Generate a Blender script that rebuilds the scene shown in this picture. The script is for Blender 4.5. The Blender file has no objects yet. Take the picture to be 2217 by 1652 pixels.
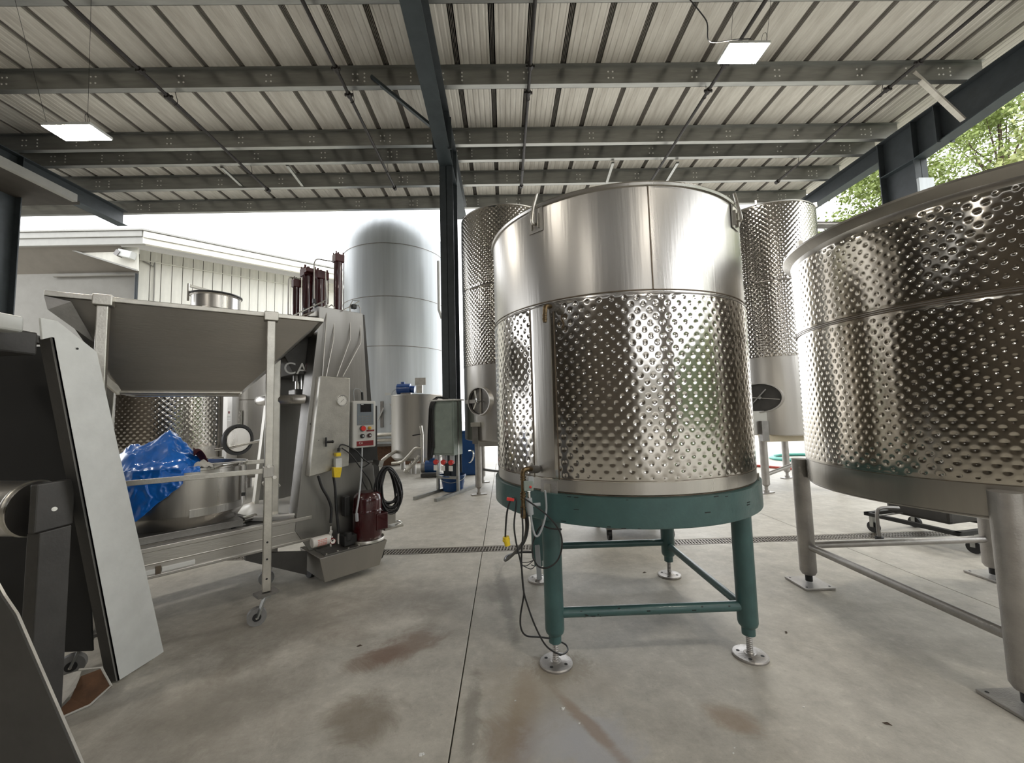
import bpy, bmesh, math, random
import numpy as np
from mathutils import Vector, Matrix
random.seed(7); rng = np.random.default_rng(7)
PI = math.pi
S = bpy.context.scene
C = S.collection
# ------------------------------------------------------------ camera
F, PITCH, ROLL, YAW, EYE = 858.4, .0744, .0271, .0203, 1.6
cy_, sy_, cp_, sp_ = math.cos(YAW), math.sin(YAW), math.cos(PITCH), math.sin(PITCH)
fw = Vector((sy_*cp_, cy_*cp_, sp_)); rt = Vector((cy_, -sy_, 0)); up = rt.cross(fw)
c_, s_ = math.cos(ROLL), math.sin(ROLL)
rt, up = c_*rt - s_*up, s_*rt + c_*up
cam = bpy.data.cameras.new('camera'); co = bpy.data.objects.new('camera', cam); C.objects.link(co)
M3 = Matrix((rt, up, -fw)).transposed().to_4x4(); M3.translation = Vector((0, 0, EYE)); co.matrix_world = M3
cam.sensor_width = 36; cam.lens = F/2217*36; cam.clip_start = .05; cam.clip_end = 300
S.camera = co
# ------------------------------------------------------------ light
S.view_settings.view_transform = 'Standard'; S.view_settings.look = 'None'
S.view_settings.exposure = 0.30; S.view_settings.gamma = 1; S.view_settings.use_curve_mapping = False
w = bpy.data.worlds.new('world'); S.world = w; w.use_nodes = True
bg = w.node_tree.nodes['Background']; bg.inputs[0].default_value = (.97, .985, 1, 1); bg.inputs[1].default_value = 3.1

def ray(x, y):
    return rt*((x-1108.5)/F) - up*((y-826)/F) + fw
O = Vector((0, 0, EYE))
def fl(x, y, z=0):
    d = ray(x, y); return O + d*((z-EYE)/d.z)
def atY(x, y, Y):
    d = ray(x, y); return O + d*(Y/d.y)
def plane(x, y, p, n):
    d = ray(x, y); n = Vector(n); return O + d*((Vector(p)-O).dot(n)/d.dot(n))

# ------------------------------------------------------------ materials
def mat(name, col=(.5, .5, .5), rough=.5, metal=0, noise=0, nscale=8, bump=0, bscale=60, stretch=(1, 1, 1), col2=None, spec=.5, emit=None, coat=0, rvar=0, aniso=0):
    m = bpy.data.materials.new(name); m.use_nodes = True; nt = m.node_tree; N = nt.nodes; L = nt.links
    b = N['Principled BSDF']; b.inputs['Base Color'].default_value = (*col, 1); b.inputs['Roughness'].default_value = rough
    b.inputs['Metallic'].default_value = metal; b.inputs['Specular IOR Level'].default_value = spec
    b.inputs['Coat Weight'].default_value = coat
    if aniso: b.inputs['Anisotropic'].default_value = aniso
    if emit:
        b.inputs['Emission Color'].default_value = (*emit[0], 1); b.inputs['Emission Strength'].default_value = emit[1]
    tc = N.new('ShaderNodeTexCoord'); mp = N.new('ShaderNodeMapping'); mp.inputs['Scale'].default_value = stretch
    L.new(tc.outputs['Object'], mp.inputs[0])
    if noise:
        n = N.new('ShaderNodeTexNoise'); n.inputs['Scale'].default_value = nscale; n.inputs['Detail'].default_value = 6; n.inputs['Roughness'].default_value = .62
        L.new(mp.outputs[0], n.inputs[0])
        r = N.new('ShaderNodeValToRGB'); r.color_ramp.elements[0].position = .35; r.color_ramp.elements[1].position = .68
        c2 = col2 or tuple(c*(1-noise) for c in col)
        r.color_ramp.elements[0].color = (*c2, 1); r.color_ramp.elements[1].color = (*col, 1)
        L.new(n.outputs[0], r.inputs[0]); L.new(r.outputs[0], b.inputs['Base Color'])
        if rvar:
            mr = N.new('ShaderNodeMapRange'); mr.inputs[1].default_value = .3; mr.inputs[2].default_value = .7
            mr.inputs[3].default_value = rough+rvar; mr.inputs[4].default_value = rough-rvar
            L.new(n.outputs[0], mr.inputs[0]); L.new(mr.outputs[0], b.inputs['Roughness'])
    if bump:
        n2 = N.new('ShaderNodeTexNoise'); n2.inputs['Scale'].default_value = bscale; n2.inputs['Detail'].default_value = 3
        L.new(mp.outputs[0], n2.inputs[0]); bm_ = N.new('ShaderNodeBump'); bm_.inputs['Strength'].default_value = bump; bm_.inputs['Distance'].default_value = .01
        L.new(n2.outputs[0], bm_.inputs['Height']); L.new(bm_.outputs[0], b.inputs['Normal'])
    return m
M = {}
M['steel'] = mat('stainless', (.58, .56, .53), .30, 1, .12, 3, .10, 40, (1, 1, .06), rvar=.05)
M['steel_soft'] = mat('stainless_satin', (.46, .445, .42), .36, 1, .15, 3, .12, 60, (1, 1, .06), rvar=.05)
M['steel_dimple'] = mat('stainless_dimple', (.60, .575, .54), .14, 1, .1, 2.5, 0, 60, (1, 1, .3), rvar=.04)
M['steel_warm'] = mat('stainless_warm', (.50, .465, .41), .13, 1, .12, 2, 0, 60, (1, 1, .3), rvar=.04)
M['steel_plain_warm'] = mat('stainless_plain_warm', (.40, .38, .35), .30, 1, .2, 3, .08, 40, (1, 1, .1), rvar=.05)
M['steel_sheet'] = mat('stainless_sheet', (.50, .48, .45), .38, 1, .14, 4, .10, 90, (.15, 1, 1), rvar=.06)
M['steel_dark'] = mat('stainless_dull', (.27, .26, .25), .42, .9, .25, 5, .1, 60)
M['steel_leg'] = mat('stainless_leg', (.44, .42, .40), .45, .85, .2, 7, .2, 90)
M['steel_edge'] = mat('stainless_bar', (.62, .60, .55), .35, 1, .2, 9, .1, 80)
M['silo'] = mat('silo_skin', (.60, .64, .67), .36, .15, .18, 1.4, .05, 20, (3, 3, .12))
M['steel_mast'] = mat('stainless_mast', (.32, .31, .295), .38, 1, .18, 4, .08, 70, (1, 1, .1), rvar=.05)
M['tray'] = mat('tray_bright', (.86, .85, .82), .3, .35, .08, 5)
M['chrome'] = mat('chrome', (.75, .75, .74), .15, 1)
M['weld'] = mat('weld_line', (.20, .16, .12), .5, .7, .4, 14)
M['weld_l'] = mat('weld_line_light', (.33, .31, .29), .4, .9, .3, 14)
M['teal'] = mat('teal_paint', (.052, .118, .115), .38, 0, .22, 6, .10, 45, rvar=.05, coat=.15)
M['teal_chip'] = mat('paint_chip', (.01, .018, .018), .6)
M['frame'] = mat('frame_paint', (.052, .062, .070), .5, 0, .25, 5, .06, 40)
M['frame_l'] = mat('frame_primer', (.055, .072, .082), .5, 0, .25, 5, .06, 40)
M['galv'] = mat('galvanised', (.38, .385, .37), .34, .85, .22, 3, .04, 30, (.4, 3, 3))
M['roof'] = mat('roof_sheet', (.76, .735, .68), .5, .25, .16, 2.2, .06, 18, (2.5, .35, 1), col2=(.54, .51, .46))
M['seam'] = mat('roof_seam', (.36, .33, .30), .6, .3, .3, 12, 0, 1, (3, .4, 1))
M['black'] = mat('black_rubber', (.012, .012, .013), .45, 0)
M['blackm'] = mat('black_matt', (.02, .02, .02), .7, 0)
M['pipe'] = mat('pipe_black_iron', (.045, .04, .038), .5, .4, .3, 20)
M['brass'] = mat('old_brass', (.20, .14, .075), .38, .9, .5, 40, .1, 90)
M['maroon'] = mat('maroon_paint', (.050, .005, .007), .2, 0, .25, 8, 0, 1, coat=.5)
M['maroon_cap'] = mat('maroon_cap', (.085, .018, .02), .38, 0, .25, 18)
M['white'] = mat('white_plastic', (.72, .72, .70), .4)
M['offwhite'] = mat('box_offwhite', (.56, .56, .54), .38, 0, .06, 5)
M['red'] = mat('red_plastic', (.62, .035, .03), .35)
M['dkred'] = mat('label_red', (.20, .015, .02), .4)
M['yellow'] = mat('yellow_plastic', (.78, .56, .02), .38, 0, .1, 30)
M['amber'] = mat('amber_button', (.60, .36, .05), .4)
M['slate'] = mat('keypad_grey', (.17, .20, .23), .45, 0, .12, 30)
M['screen'] = mat('dark_screen', (.006, .006, .009), .12)
M['blue'] = mat('blue_plastic', (.006, .055, .19), .4, 0, .2, 6)
M['motorblue'] = mat('motor_blue', (.01, .06, .24), .3, 0, .2, 8, coat=.3)
M['bag'] = mat('blue_bag', (.006, .19, .78), .30, 0, .35, 5, .25, 14, coat=.6, spec=.7)
M['cloth'] = mat('wine_cloth', (.07, .006, .01), .8, 0, .3, 20, .3, 60)
M['cab'] = mat('cabinet_grey_green', (.27, .32, .29), .45, .15, .2, 5, .1, 30)
M['machine'] = mat('machine_light', (.64, .65, .63), .5, .2, .10, 7, .05, 60)
M['machine_d'] = mat('machine_dark', (.075, .072, .068), .5, .5, .25, 5, .08, 50)
M['machine_i'] = mat('machine_inner', (.012, .012, .012), .7, .1, .25, 4)
M['lamp'] = mat('lamp_diffuser', (1, 1, 1), .5, emit=((1, .94, .84), 130))
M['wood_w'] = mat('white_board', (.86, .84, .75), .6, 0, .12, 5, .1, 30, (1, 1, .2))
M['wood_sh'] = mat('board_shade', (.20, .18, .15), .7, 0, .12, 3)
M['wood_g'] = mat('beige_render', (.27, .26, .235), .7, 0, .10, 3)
M['fascia'] = mat('fascia_board', (.36, .355, .33), .55, 0, .1, 4, .05, 30)
M['wall_dark'] = mat('shed_wall', (.115, .095, .072), .7, 0, .3, 2)
M['hedge'] = mat('hedge_wall', (.10, .13, .06), .8, 0, .5, 1.5)
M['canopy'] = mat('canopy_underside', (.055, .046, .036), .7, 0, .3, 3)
M['cardboard'] = mat('cardboard_inside', (.13, .062, .03), .8, 0, .4, 16)
M['carton'] = mat('carton_white', (.55, .53, .49), .7, 0, .25, 14)
M['bark'] = mat('bark', (.09, .06, .04), .9, 0, .4, 8, .5, 25)
M['leafA'] = mat('leaf_green', (.27, .34, .10), .55, 0, .35, 1.1, spec=.3)
M['leafB'] = mat('leaf_pale', (.42, .46, .19), .55, 0, .35, 1.3, spec=.3)
M['hoseg'] = mat('hose_green', (.10, .42, .36), .4)
M['hoser'] = mat('hose_red', (.40, .05, .03), .4)
M['tyre'] = mat('wheel_grey', (.22, .215, .21), .55, 0, .15, 20)
M['tube'] = mat('grey_conduit', (.36, .38, .40), .45)
M['filter'] = mat('filter_white', (.66, .63, .60), .35)
M['print'] = mat('print_pink', (.60, .22, .18), .5)
M['tan'] = mat('beam_tan', (.50, .44, .33), .5, .3, .12, 6)
M['grate'] = mat('grate_metal', (.26, .235, .20), .5, .6, .3, 20)
M['pit'] = mat('drain_pit', (.02, .018, .015), .8)
M['hole_light'] = mat('hole_light_white', (.9, .9, .88), .5, 0)
M['gauge'] = mat('gauge_face', (.75, .74, .70), .4)

def concrete(name, base, dark, stains=True):
    m = bpy.data.materials.new(name); m.use_nodes = True; nt = m.node_tree; N = nt.nodes; L = nt.links
    b = N['Principled BSDF']; tc = N.new('ShaderNodeTexCoord')
    geo = N.new('ShaderNodeNewGeometry')
    def noise(sc, det=6, rough=.6, st=(1, 1, 1), dist=0):
        mp = N.new('ShaderNodeMapping'); mp.inputs['Scale'].default_value = st; L.new(geo.outputs['Position'], mp.inputs[0])
        n = N.new('ShaderNodeTexNoise'); n.inputs['Scale'].default_value = sc; n.inputs['Detail'].default_value = det
        n.inputs['Roughness'].default_value = rough; n.inputs['Distortion'].default_value = dist; L.new(mp.outputs[0], n.inputs[0]); return n.outputs[0]
    def ramp(f, p0, p1, c0=(0, 0, 0), c1=(1, 1, 1)):
        r = N.new('ShaderNodeValToRGB'); r.color_ramp.elements[0].position = p0; r.color_ramp.elements[1].position = p1
        r.color_ramp.elements[0].color = (*c0, 1); r.color_ramp.elements[1].color = (*c1, 1); L.new(f, r.inputs[0]); return r.outputs[0]
    def mix(f, a, bb, mode='MIX'):
        x = N.new('ShaderNodeMix'); x.data_type = 'RGBA'; x.blend_type = mode
        if isinstance(f, float): x.inputs[0].default_value = f
        else: L.new(f, x.inputs[0])
        for s, v in ((6, a), (7, bb)):
            if isinstance(v, tuple): x.inputs[s].default_value = (*v, 1)
            else: L.new(v, x.inputs[s])
        return x.outputs[2]
    def math_(op, a, bb=None):
        x = N.new('ShaderNodeMath'); x.operation = op
        for s, v in ((0, a), (1, bb)):
            if v is None: continue
            if isinstance(v, (int, float)): x.inputs[s].default_value = v
            else: L.new(v, x.inputs[s])
        return x.outputs[0]
    col = ramp(noise(.9, 8, .62, dist=.6), .34, .66, dark, base)
    col = mix(.55, col, ramp(noise(5.5, 10, .78), .36, .64, dark, tuple(min(1, c*1.15) for c in base)))
    col = mix(math_('MULTIPLY', ramp(noise(30, 8, .8), .56, .70), .5), col, tuple(c*.45 for c in base))
    col = mix(math_('MULTIPLY', ramp(noise(11, 5, .7), .60, .80), .30), col, tuple(min(1, c*1.5) for c in base))
    scr = noise(3.2, 9, .75, st=(.5, 2.2, 1), dist=1.2)
    col = mix(math_('MULTIPLY', ramp(scr, .55, .72), .35), col, tuple(c*.62 for c in base)); col = mix(math_('MULTIPLY', ramp(noise(2.6, 9, .8, st=(1.6, .6, 1), dist=1.5), .58, .70), .30), col, tuple(min(1, c*1.35) for c in base))
    if stains:
        sep = N.new('ShaderNodeSeparateXYZ'); L.new(geo.outputs['Position'], sep.inputs[0])
        wob = noise(3.0, 9, .76, dist=.7)
        def blob(cx, cy, rx, ry, ang, colr, amt, soft=.5):
            nonlocal col
            ca, sa = math.cos(ang), math.sin(ang)
            dx = math_('SUBTRACT', sep.outputs[0], cx); dy = math_('SUBTRACT', sep.outputs[1], cy)
            u = math_('DIVIDE', math_('ADD', math_('MULTIPLY', dx, ca), math_('MULTIPLY', dy, sa)), rx)
            v = math_('DIVIDE', math_('SUBTRACT', math_('MULTIPLY', dy, ca), math_('MULTIPLY', dx, sa)), ry)
            d = math_('POWER', math_('ADD', math_('MULTIPLY', u, u), math_('MULTIPLY', v, v)), .5)
            d = math_('ADD', d, math_('MULTIPLY', math_('SUBTRACT', wob, .5), 2.4))
            mr = N.new('ShaderNodeMapRange'); mr.interpolation_type = 'SMOOTHSTEP'
            mr.inputs[1].default_value = 1+soft*.5; mr.inputs[2].default_value = 1-soft; mr.inputs[3].default_value = 0; mr.inputs[4].default_value = amt
            L.new(d, mr.inputs[0]); col = mix(mr.outputs[0], col, colr)
        for s in STAINS: blob(*s)
    L.new(col, b.inputs['Base Color'])
    rr = N.new('ShaderNodeMapRange'); rr.inputs[3].default_value = .42; rr.inputs[4].default_value = .72; L.new(noise(1.7, 6), rr.inputs[0]); L.new(rr.outputs[0], b.inputs['Roughness'])
    bu = N.new('ShaderNodeBump'); bu.inputs['Strength'].default_value = .25; bu.inputs['Distance'].default_value = .004; L.new(noise(45, 5), bu.inputs['Height']); L.new(bu.outputs[0], b.inputs['Normal'])
    return m
def sp(x, y, rx, ry, ang, col, amt, soft=.6):
    p = fl(x, y); return (p.x, p.y, rx, ry, ang, col, amt, soft)
RUST = (.155, .082, .048)
STAINS = [sp(880, 1400, .30, .17, .75, RUST, .62), sp(810, 1425, .22, .12, .6, RUST, .5),
          sp(1140, 1520, .10, .42, -.1, (.23, .15, .085), .6), sp(1110, 1590, .16, .18, 0, (.20, .13, .08), .55),
          sp(785, 1560, .20, .22, .4, (.16, .115, .075), .55), sp(1095, 1300, .06, .8, .12, (.16, .15, .13), .55),
          sp(1210, 1590, .19, .30, -.15, (.42, .42, .43), .75), sp(1290, 1620, .2, .2, 0, (.40, .40, .42), .7), sp(1140, 1500, .3, .3, 0, (.36, .31, .235), .5),
          sp(1265, 1560, .04, .3, .5, (.24, .15, .08), .6), sp(1020, 1560, .05, .35, 0, (.17, .155, .13), .6),
          sp(1085, 1280, .22, .22, .5, (.20, .18, .155), .5), sp(600, 1350, .9, .55, .3, (.15, .12, .095), .5, 1), sp(420, 1560, .6, .6, .3, (.17, .14, .11), .45, 1),
          sp(1590, 1560, .10, .14, .8, (.25, .16, .09), .55), sp(900, 1290, .35, .4, .8, (.22, .20, .175), .5, 1), sp(1203, 1440, .19, .17, 0, (.20, .165, .115), .6, .3),
          sp(1455, 1252, .17, .16, 0, (.22, .19, .14), .4, .4), sp(1250, 1480, .3, .15, 0, (.40, .36, .30), .4), sp(955, 1330, .2, .35, .3, (.24, .215, .18), .4, 1)]
M['concrete'] = concrete('concrete_floor', (.51, .485, .43), (.33, .31, .27))
M['concrete_out'] = concrete('concrete_yard', (.46, .44, .39), (.36, .34, .30), False)
M['concrete_edge'] = mat('concrete_joint', (.06, .052, .045), .9)

# ------------------------------------------------------------ mesh helpers
class MB:
    def __init__(s): s.v = []; s.f = []
    def add(s, vs, fs):
        n = len(s.v); s.v += [tuple(v) for v in vs]; s.f += [tuple(i+n for i in f) for f in fs]; return s
    def box(s, c, d, rz=0, rot=None):
        c = Vector(c); R = rot or Matrix.Rotation(rz, 3, 'Z')
        vs = [c + R @ Vector((x*d[0]/2, y*d[1]/2, z*d[2]/2)) for x in (-1, 1) for y in (-1, 1) for z in (-1, 1)]
        return s.add(vs, [(0, 1, 3, 2), (4, 6, 7, 5), (0, 4, 5, 1), (2, 3, 7, 6), (0, 2, 6, 4), (1, 5, 7, 3)])
    def bb(s, a, b):
        a, b = Vector(a), Vector(b); return s.box((a+b)/2, [abs(b[i]-a[i]) for i in range(3)])
    def bar(s, a, b, w, h=None, upv=(0, 0, 1)):
        a, b = Vector(a), Vector(b); d = (b-a); L = d.length; z = d.normalized(); u = Vector(upv)
        if abs(z.dot(u)) > .98: u = Vector((0, 1, 0))
        x = z.cross(u).normalized(); y = x.cross(z)
        return s.box((a+b)/2, (w, h or w, L), rot=Matrix((x, y, z)).transposed())
    def cyl(s, a, b, r, r2=None, n=16, caps=True):
        a, b = Vector(a), Vector(b); r2 = r if r2 is None else r2; z = (b-a).normalized()
        u = Vector((0, 0, 1)) if abs(z.z) < .9 else Vector((1, 0, 0)); x = z.cross(u).normalized(); y = z.cross(x)
        vs = []
        for p, q in ((a, r), (b, r2)):
            for i in range(n):
                t = 2*PI*i/n; vs.append(p + q*(math.cos(t)*x + math.sin(t)*y))
        fs = [(i, (i+1) % n, n+(i+1) % n, n+i) for i in range(n)]
        if caps: fs += [tuple(range(n-1, -1, -1)), tuple(range(n, 2*n))]
        return s.add(vs, fs)
    def tube(s, pts, r, n=8, closed=False, sub=0):
        P = [Vector(p) for p in pts]
        if sub:
            Q = []; m = len(P); rngi = range(m if closed else m-1)
            for i in rngi:
                g = lambda k: P[k % m] if closed else P[max(0, min(m-1, k))]
                p0, p1, p2, p3 = g(i-1), g(i), g(i+1), g(i+2)
                for k in range(sub):
                    t = k/sub; Q.append(.5*((2*p1) + (p2-p0)*t + (2*p0-5*p1+4*p2-p3)*t*t + (3*p1-p0-3*p2+p3)*t**3))
            if not closed: Q.append(P[-1])
            P = Q
        m = len(P); vs = []; prev = None
        for i, p in enumerate(P):
            a = P[(i-1) % m] if (closed or i) else p; b = P[(i+1) % m] if (closed or i < m-1) else p
            t = (b-a).normalized()
            if prev is None:
                u = Vector((0, 0, 1)) if abs(t.z) < .9 else Vector((1, 0, 0)); x = t.cross(u).normalized()
            else: x = (prev - t*prev.dot(t)).normalized()
            prev = x; y = t.cross(x)
            rr = r if not callable(r) else r(i/(m-1))
            for k in range(n):
                an = 2*PI*k/n; vs.append(p + rr*(math.cos(an)*x + math.sin(an)*y))
        fs = []
        for i in range(m if closed else m-1):
            j = (i+1) % m
            for k in range(n): fs.append((i*n+k, i*n+(k+1) % n, j*n+(k+1) % n, j*n+k))
        if not closed: fs += [tuple(range(n-1, -1, -1)), tuple((m-1)*n+k for k in range(n))]
        return s.add(vs, fs)
    def lathe(s, prof, c=(0, 0, 0), n=64, axis=None, a0=0, a1=2*PI):
        c = Vector(c); z = Vector(axis or (0, 0, 1)).normalized()
        if axis is None: x, y = Vector((1, 0, 0)), Vector((0, 1, 0))
        else:
            u = Vector((0, 0, 1)) if abs(z.z) < .9 else Vector((1, 0, 0)); x = u.cross(z).normalized(); y = z.cross(x)
        full = abs(a1-a0-2*PI) < 1e-6; m = n if full else n+1; vs = []
        for r, h in prof:
            for i in range(m):
                t = a0+(a1-a0)*i/n; vs.append(c + z*h + r*(math.cos(t)*x + math.sin(t)*y))
        fs = []
        for j in range(len(prof)-1):
            for i in range(n):
                i2 = (i+1) % m if full else i+1
                fs.append((j*m+i, j*m+i2, (j+1)*m+i2, (j+1)*m+i))
        return s.add(vs, fs)
    def prism(s, poly, ext):
        ext = Vector(ext); n = len(poly); P = [Vector(p) for p in poly]
        return s.add(P + [p+ext for p in P], [tuple(range(n-1, -1, -1)), tuple(range(n, 2*n))] + [(i, (i+1) % n, n+(i+1) % n, n+i) for i in range(n)])
    def sphere(s, c, r, n=12, sz=1):
        prof = [(r*math.sin(PI*k/n), -r*sz*math.cos(PI*k/n)) for k in range(n+1)]
        return s.lathe(prof, c, n*2)
    def mesh(s, name, m, smooth=False):
        me = bpy.data.meshes.new(name); me.from_pydata(s.v, [], s.f)
        b = bmesh.new(); b.from_mesh(me); bmesh.ops.remove_doubles(b, verts=b.verts, dist=1e-6); bmesh.ops.recalc_face_normals(b, faces=b.faces)
        if smooth:
            for f in b.faces: f.smooth = True
            for e in b.edges:
                if len(e.link_faces) == 2 and e.calc_face_angle(0) > .7: e.smooth = False
        b.to_mesh(me); b.free(); me.materials.append(m); return me
    def build(s, name, m, parent=None, smooth=False, bevel=0, **kw):
        me = s.mesh(name, m if not isinstance(m, str) else M[m], smooth)
        o = bpy.data.objects.new(name, me); C.objects.link(o)
        if parent: o.parent = parent
        if bevel:
            md = o.modifiers.new('bevel', 'BEVEL'); md.width = bevel; md.segments = 2; md.limit_method = 'ANGLE'; md.angle_limit = .6
            md.harden_normals = False
        for k, v in kw.items(): o[k] = v
        return o
def tag(o, label=None, cat=None, group=None, kind=None):
    if label: o['label'] = label
    if cat: o['category'] = cat
    if group: o['group'] = group
    if kind: o['kind'] = kind
    return o
def empty(name, loc=(0, 0, 0), rz=0, **kw):
    o = bpy.data.objects.new(name, None); C.objects.link(o); o.location = loc; o.rotation_euler = (0, 0, rz); o.empty_display_size = .1
    tag(o, **kw); return o
def part(me, name, parent, loc=(0, 0, 0), rz=0):
    o = bpy.data.objects.new(name, me); C.objects.link(o); o.parent = parent; o.location = loc; o.rotation_euler = (0, 0, rz); return o
def text(body, size, m, parent, loc, rot, name='lettering', ext=.002):
    cu = bpy.data.curves.new(name, 'FONT'); cu.body = body; cu.size = size; cu.extrude = ext; cu.align_x = 'CENTER'; cu.align_y = 'CENTER'
    t = bpy.data.objects.new('tmp', cu); C.objects.link(t); bpy.context.view_layer.update()
    me = bpy.data.meshes.new_from_object(t.evaluated_get(bpy.context.evaluated_depsgraph_get())); bpy.data.objects.remove(t)
    me.materials.clear(); me.materials.append(M[m]); o = bpy.data.objects.new(name, me); C.objects.link(o); o.parent = parent; o.location = loc; o.rotation_euler = rot; return o

def grid_obj(name, V, nu, nv, m, parent, closed_u=True):
    """quad grid from a (nv, nu, 3) array, wrapped round in u"""
    me = bpy.data.meshes.new(name); nvt = nu*nv
    me.vertices.add(nvt); me.vertices.foreach_set('co', V.reshape(-1).astype(np.float32))
    cu = nu if closed_u else nu-1
    i = np.arange(cu); j = np.arange(nv-1); I, J = np.meshgrid(i, j)
    I2 = (I+1) % nu; q = np.stack([J*nu+I, J*nu+I2, (J+1)*nu+I2, (J+1)*nu+I], -1).reshape(-1, 4)
    nf = len(q); me.loops.add(nf*4); me.loops.foreach_set('vertex_index', q.reshape(-1).astype(np.int32))
    me.polygons.add(nf); me.polygons.foreach_set('loop_start', (np.arange(nf)*4).astype(np.int32))
    me.polygons.foreach_set('loop_total', np.full(nf, 4, np.int32)); me.polygons.foreach_set('use_smooth', np.ones(nf, bool))
    me.update(calc_edges=True); me.validate(); me.materials.append(M[m])
    o = bpy.data.objects.new(name, me); C.objects.link(o)
    if parent: o.parent = parent
    return o
def dimples(name, R, z0, z1, m, parent, pu=.072, pv=.078, step=.0051, depth=.0031, a=.0112, gap=None, jit=.0):
    """pillowed jacket: staggered spot-weld dimples pressed into the shell, real relief"""
    nc = max(8, round(2*PI*R/pu)); pu = 2*PI*R/nc
    k = max(6, round(pu/step)); nu = nc*k; nv = max(4, round((z1-z0)/(pv/k)))+1
    u = np.arange(nu)*(2*PI*R/nu); v = np.linspace(z0, z1, nv); U, V = np.meshgrid(u, v)
    h = np.zeros_like(U); vv = V-z0-.03
    for ou, ov in ((0, 0), (.5, .5)):
        du = (U/pu-ou+.5) % 1-.5; dv = (vv/pv-ov+.5) % 1-.5
        r2 = (du*pu)**2+(dv*pv)**2
        h -= depth*np.exp(-(r2/a**2)**1.15)
    edge = np.clip(np.minimum(V-z0, z1-V)/.03, 0, 1); edge = edge*edge*(3-2*edge)
    th = U/R
    if gap is not None:
        g = np.abs((th-gap[0]+PI) % (2*PI)-PI)*R; ge = np.clip((g-gap[1])/.03, 0, 1); edge = edge*(ge*ge*(3-2*ge))
    wav = .0016*np.sin(th*5+V*2.1)+.0012*np.sin(th*9-V*3.3+1)
    r = R + (h+depth*.75)*edge + wav
    P = np.stack([r*np.cos(th), r*np.sin(th), V], -1)
    return grid_obj(name, P, nu, nv, m, parent)
def ring_seam(parent, R, z, m='weld', t=.004, name='weld_seam', h=.006):
    return MB().lathe([(R-.002, z-h), (R+t, z-h*.4), (R+t, z+h*.4), (R-.002, z+h)], n=96).build(name, m, parent, smooth=True)

# ------------------------------------------------------------ floor
floor = empty('floor', kind='structure')
DY0, DY1 = 4.69, 4.88
XS = [-20.4, -16.4, -12.37, -8.35, -4.33, -.30, 3.73, 7.76, 11.5]
g = .0035
for i in range(len(XS)-1):
    for (y0, y1) in ((-11, DY0), (DY1, 12.4)):
        b = MB().bb((XS[i]+g, y0+g, -.12), (XS[i+1]-g, y1-g, 0)); b.build('concrete_slab', 'concrete', floor, bevel=.004)
MB().bb((-20.4, -11, -.20), (11.5, 12.4, -.13)).build('slab_bed', 'concrete_edge', floor)
gr = empty('ground', kind='structure')
MB().bb((-60, 12.4, -.3), (60, 70, -.012)).build('yard_paving', 'concrete_out', gr)
MB().bb((11.5, -60, -.3), (60, 12.4, -.012)).build('yard_paving', 'concrete_out', gr)
MB().bb((-60, -60, -.3), (-20.4, 12.4, -.012)).build('yard_paving', 'concrete_out', gr)
MB().bb((-20.4, -60, -.3), (11.5, -11, -.012)).build('yard_paving', 'concrete_out', gr)
wy_ = empty('wall_yard', kind='structure'); MB().bb((-30, -30, -.3), (28, -29.7, 6)).build('far_wall', 'wood_g', wy_); MB().bb((24, -30, -.3), (24.3, 6, 7)).build('far_wall', 'hedge', wy_)
# rest of the shed, behind the viewpoint
for nm, a_, b_ in (('wall_back', (-20.4, -11.1, 0), (1.5, -10.9, 8.3)), ('wall_left', (-20.5, -11, 0), (-20.3, 1.0, 8.3)), ('wall_back', (6.5, -11.1, 0), (9.9, -10.9, 8.3))):
    wl_ = empty(nm, kind='structure'); MB().bb(a_, b_).build('cladding', 'wall_dark', wl_)
MB().bb((1.5, -11.1, 5.2), (6.5, -10.9, 8.3)).build('cladding', 'wall_dark', wl_)
# trench drain with grate sections
dr = empty('trench_drain', (0, (DY0+DY1)/2, 0), label='long slotted metal drain grate set in the concrete floor behind the tanks', cat='drain')
MB().bb((-8.3, -.085, -.12), (7.2, .085, -.115)).build('channel', 'pit', dr)
gm = MB(); Lg = .5
gm.bb((0, -.085, -.012), (Lg-.004, -.070, -.001)).bb((0, .070, -.012), (Lg-.004, .085, -.001)).bb((0, -.007, -.012), (Lg-.004, .007, -.001)).bb((0, -.046, -.012), (Lg-.004, -.040, -.001)).bb((0, .040, -.012), (Lg-.004, .046, -.001))
for k in range(14):
    x = .012+k*.0355
    gm.add([(x, -.07, -.001), (x+.014, -.07, -.001), (x+.030, .07, -.001), (x+.016, .07, -.001), (x, -.07, -.012), (x+.014, -.07, -.012), (x+.030, .07, -.012), (x+.016, .07, -.012)], [(0, 1, 2, 3), (7, 6, 5, 4), (0, 4, 5, 1), (1, 5, 6, 2), (2, 6, 7, 3), (3, 7, 4, 0)])
gme = gm.mesh('grate', M['grate'])
for k in range(30): part(gme, 'grate', dr, (-8.0+k*Lg, 0, 0))

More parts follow.
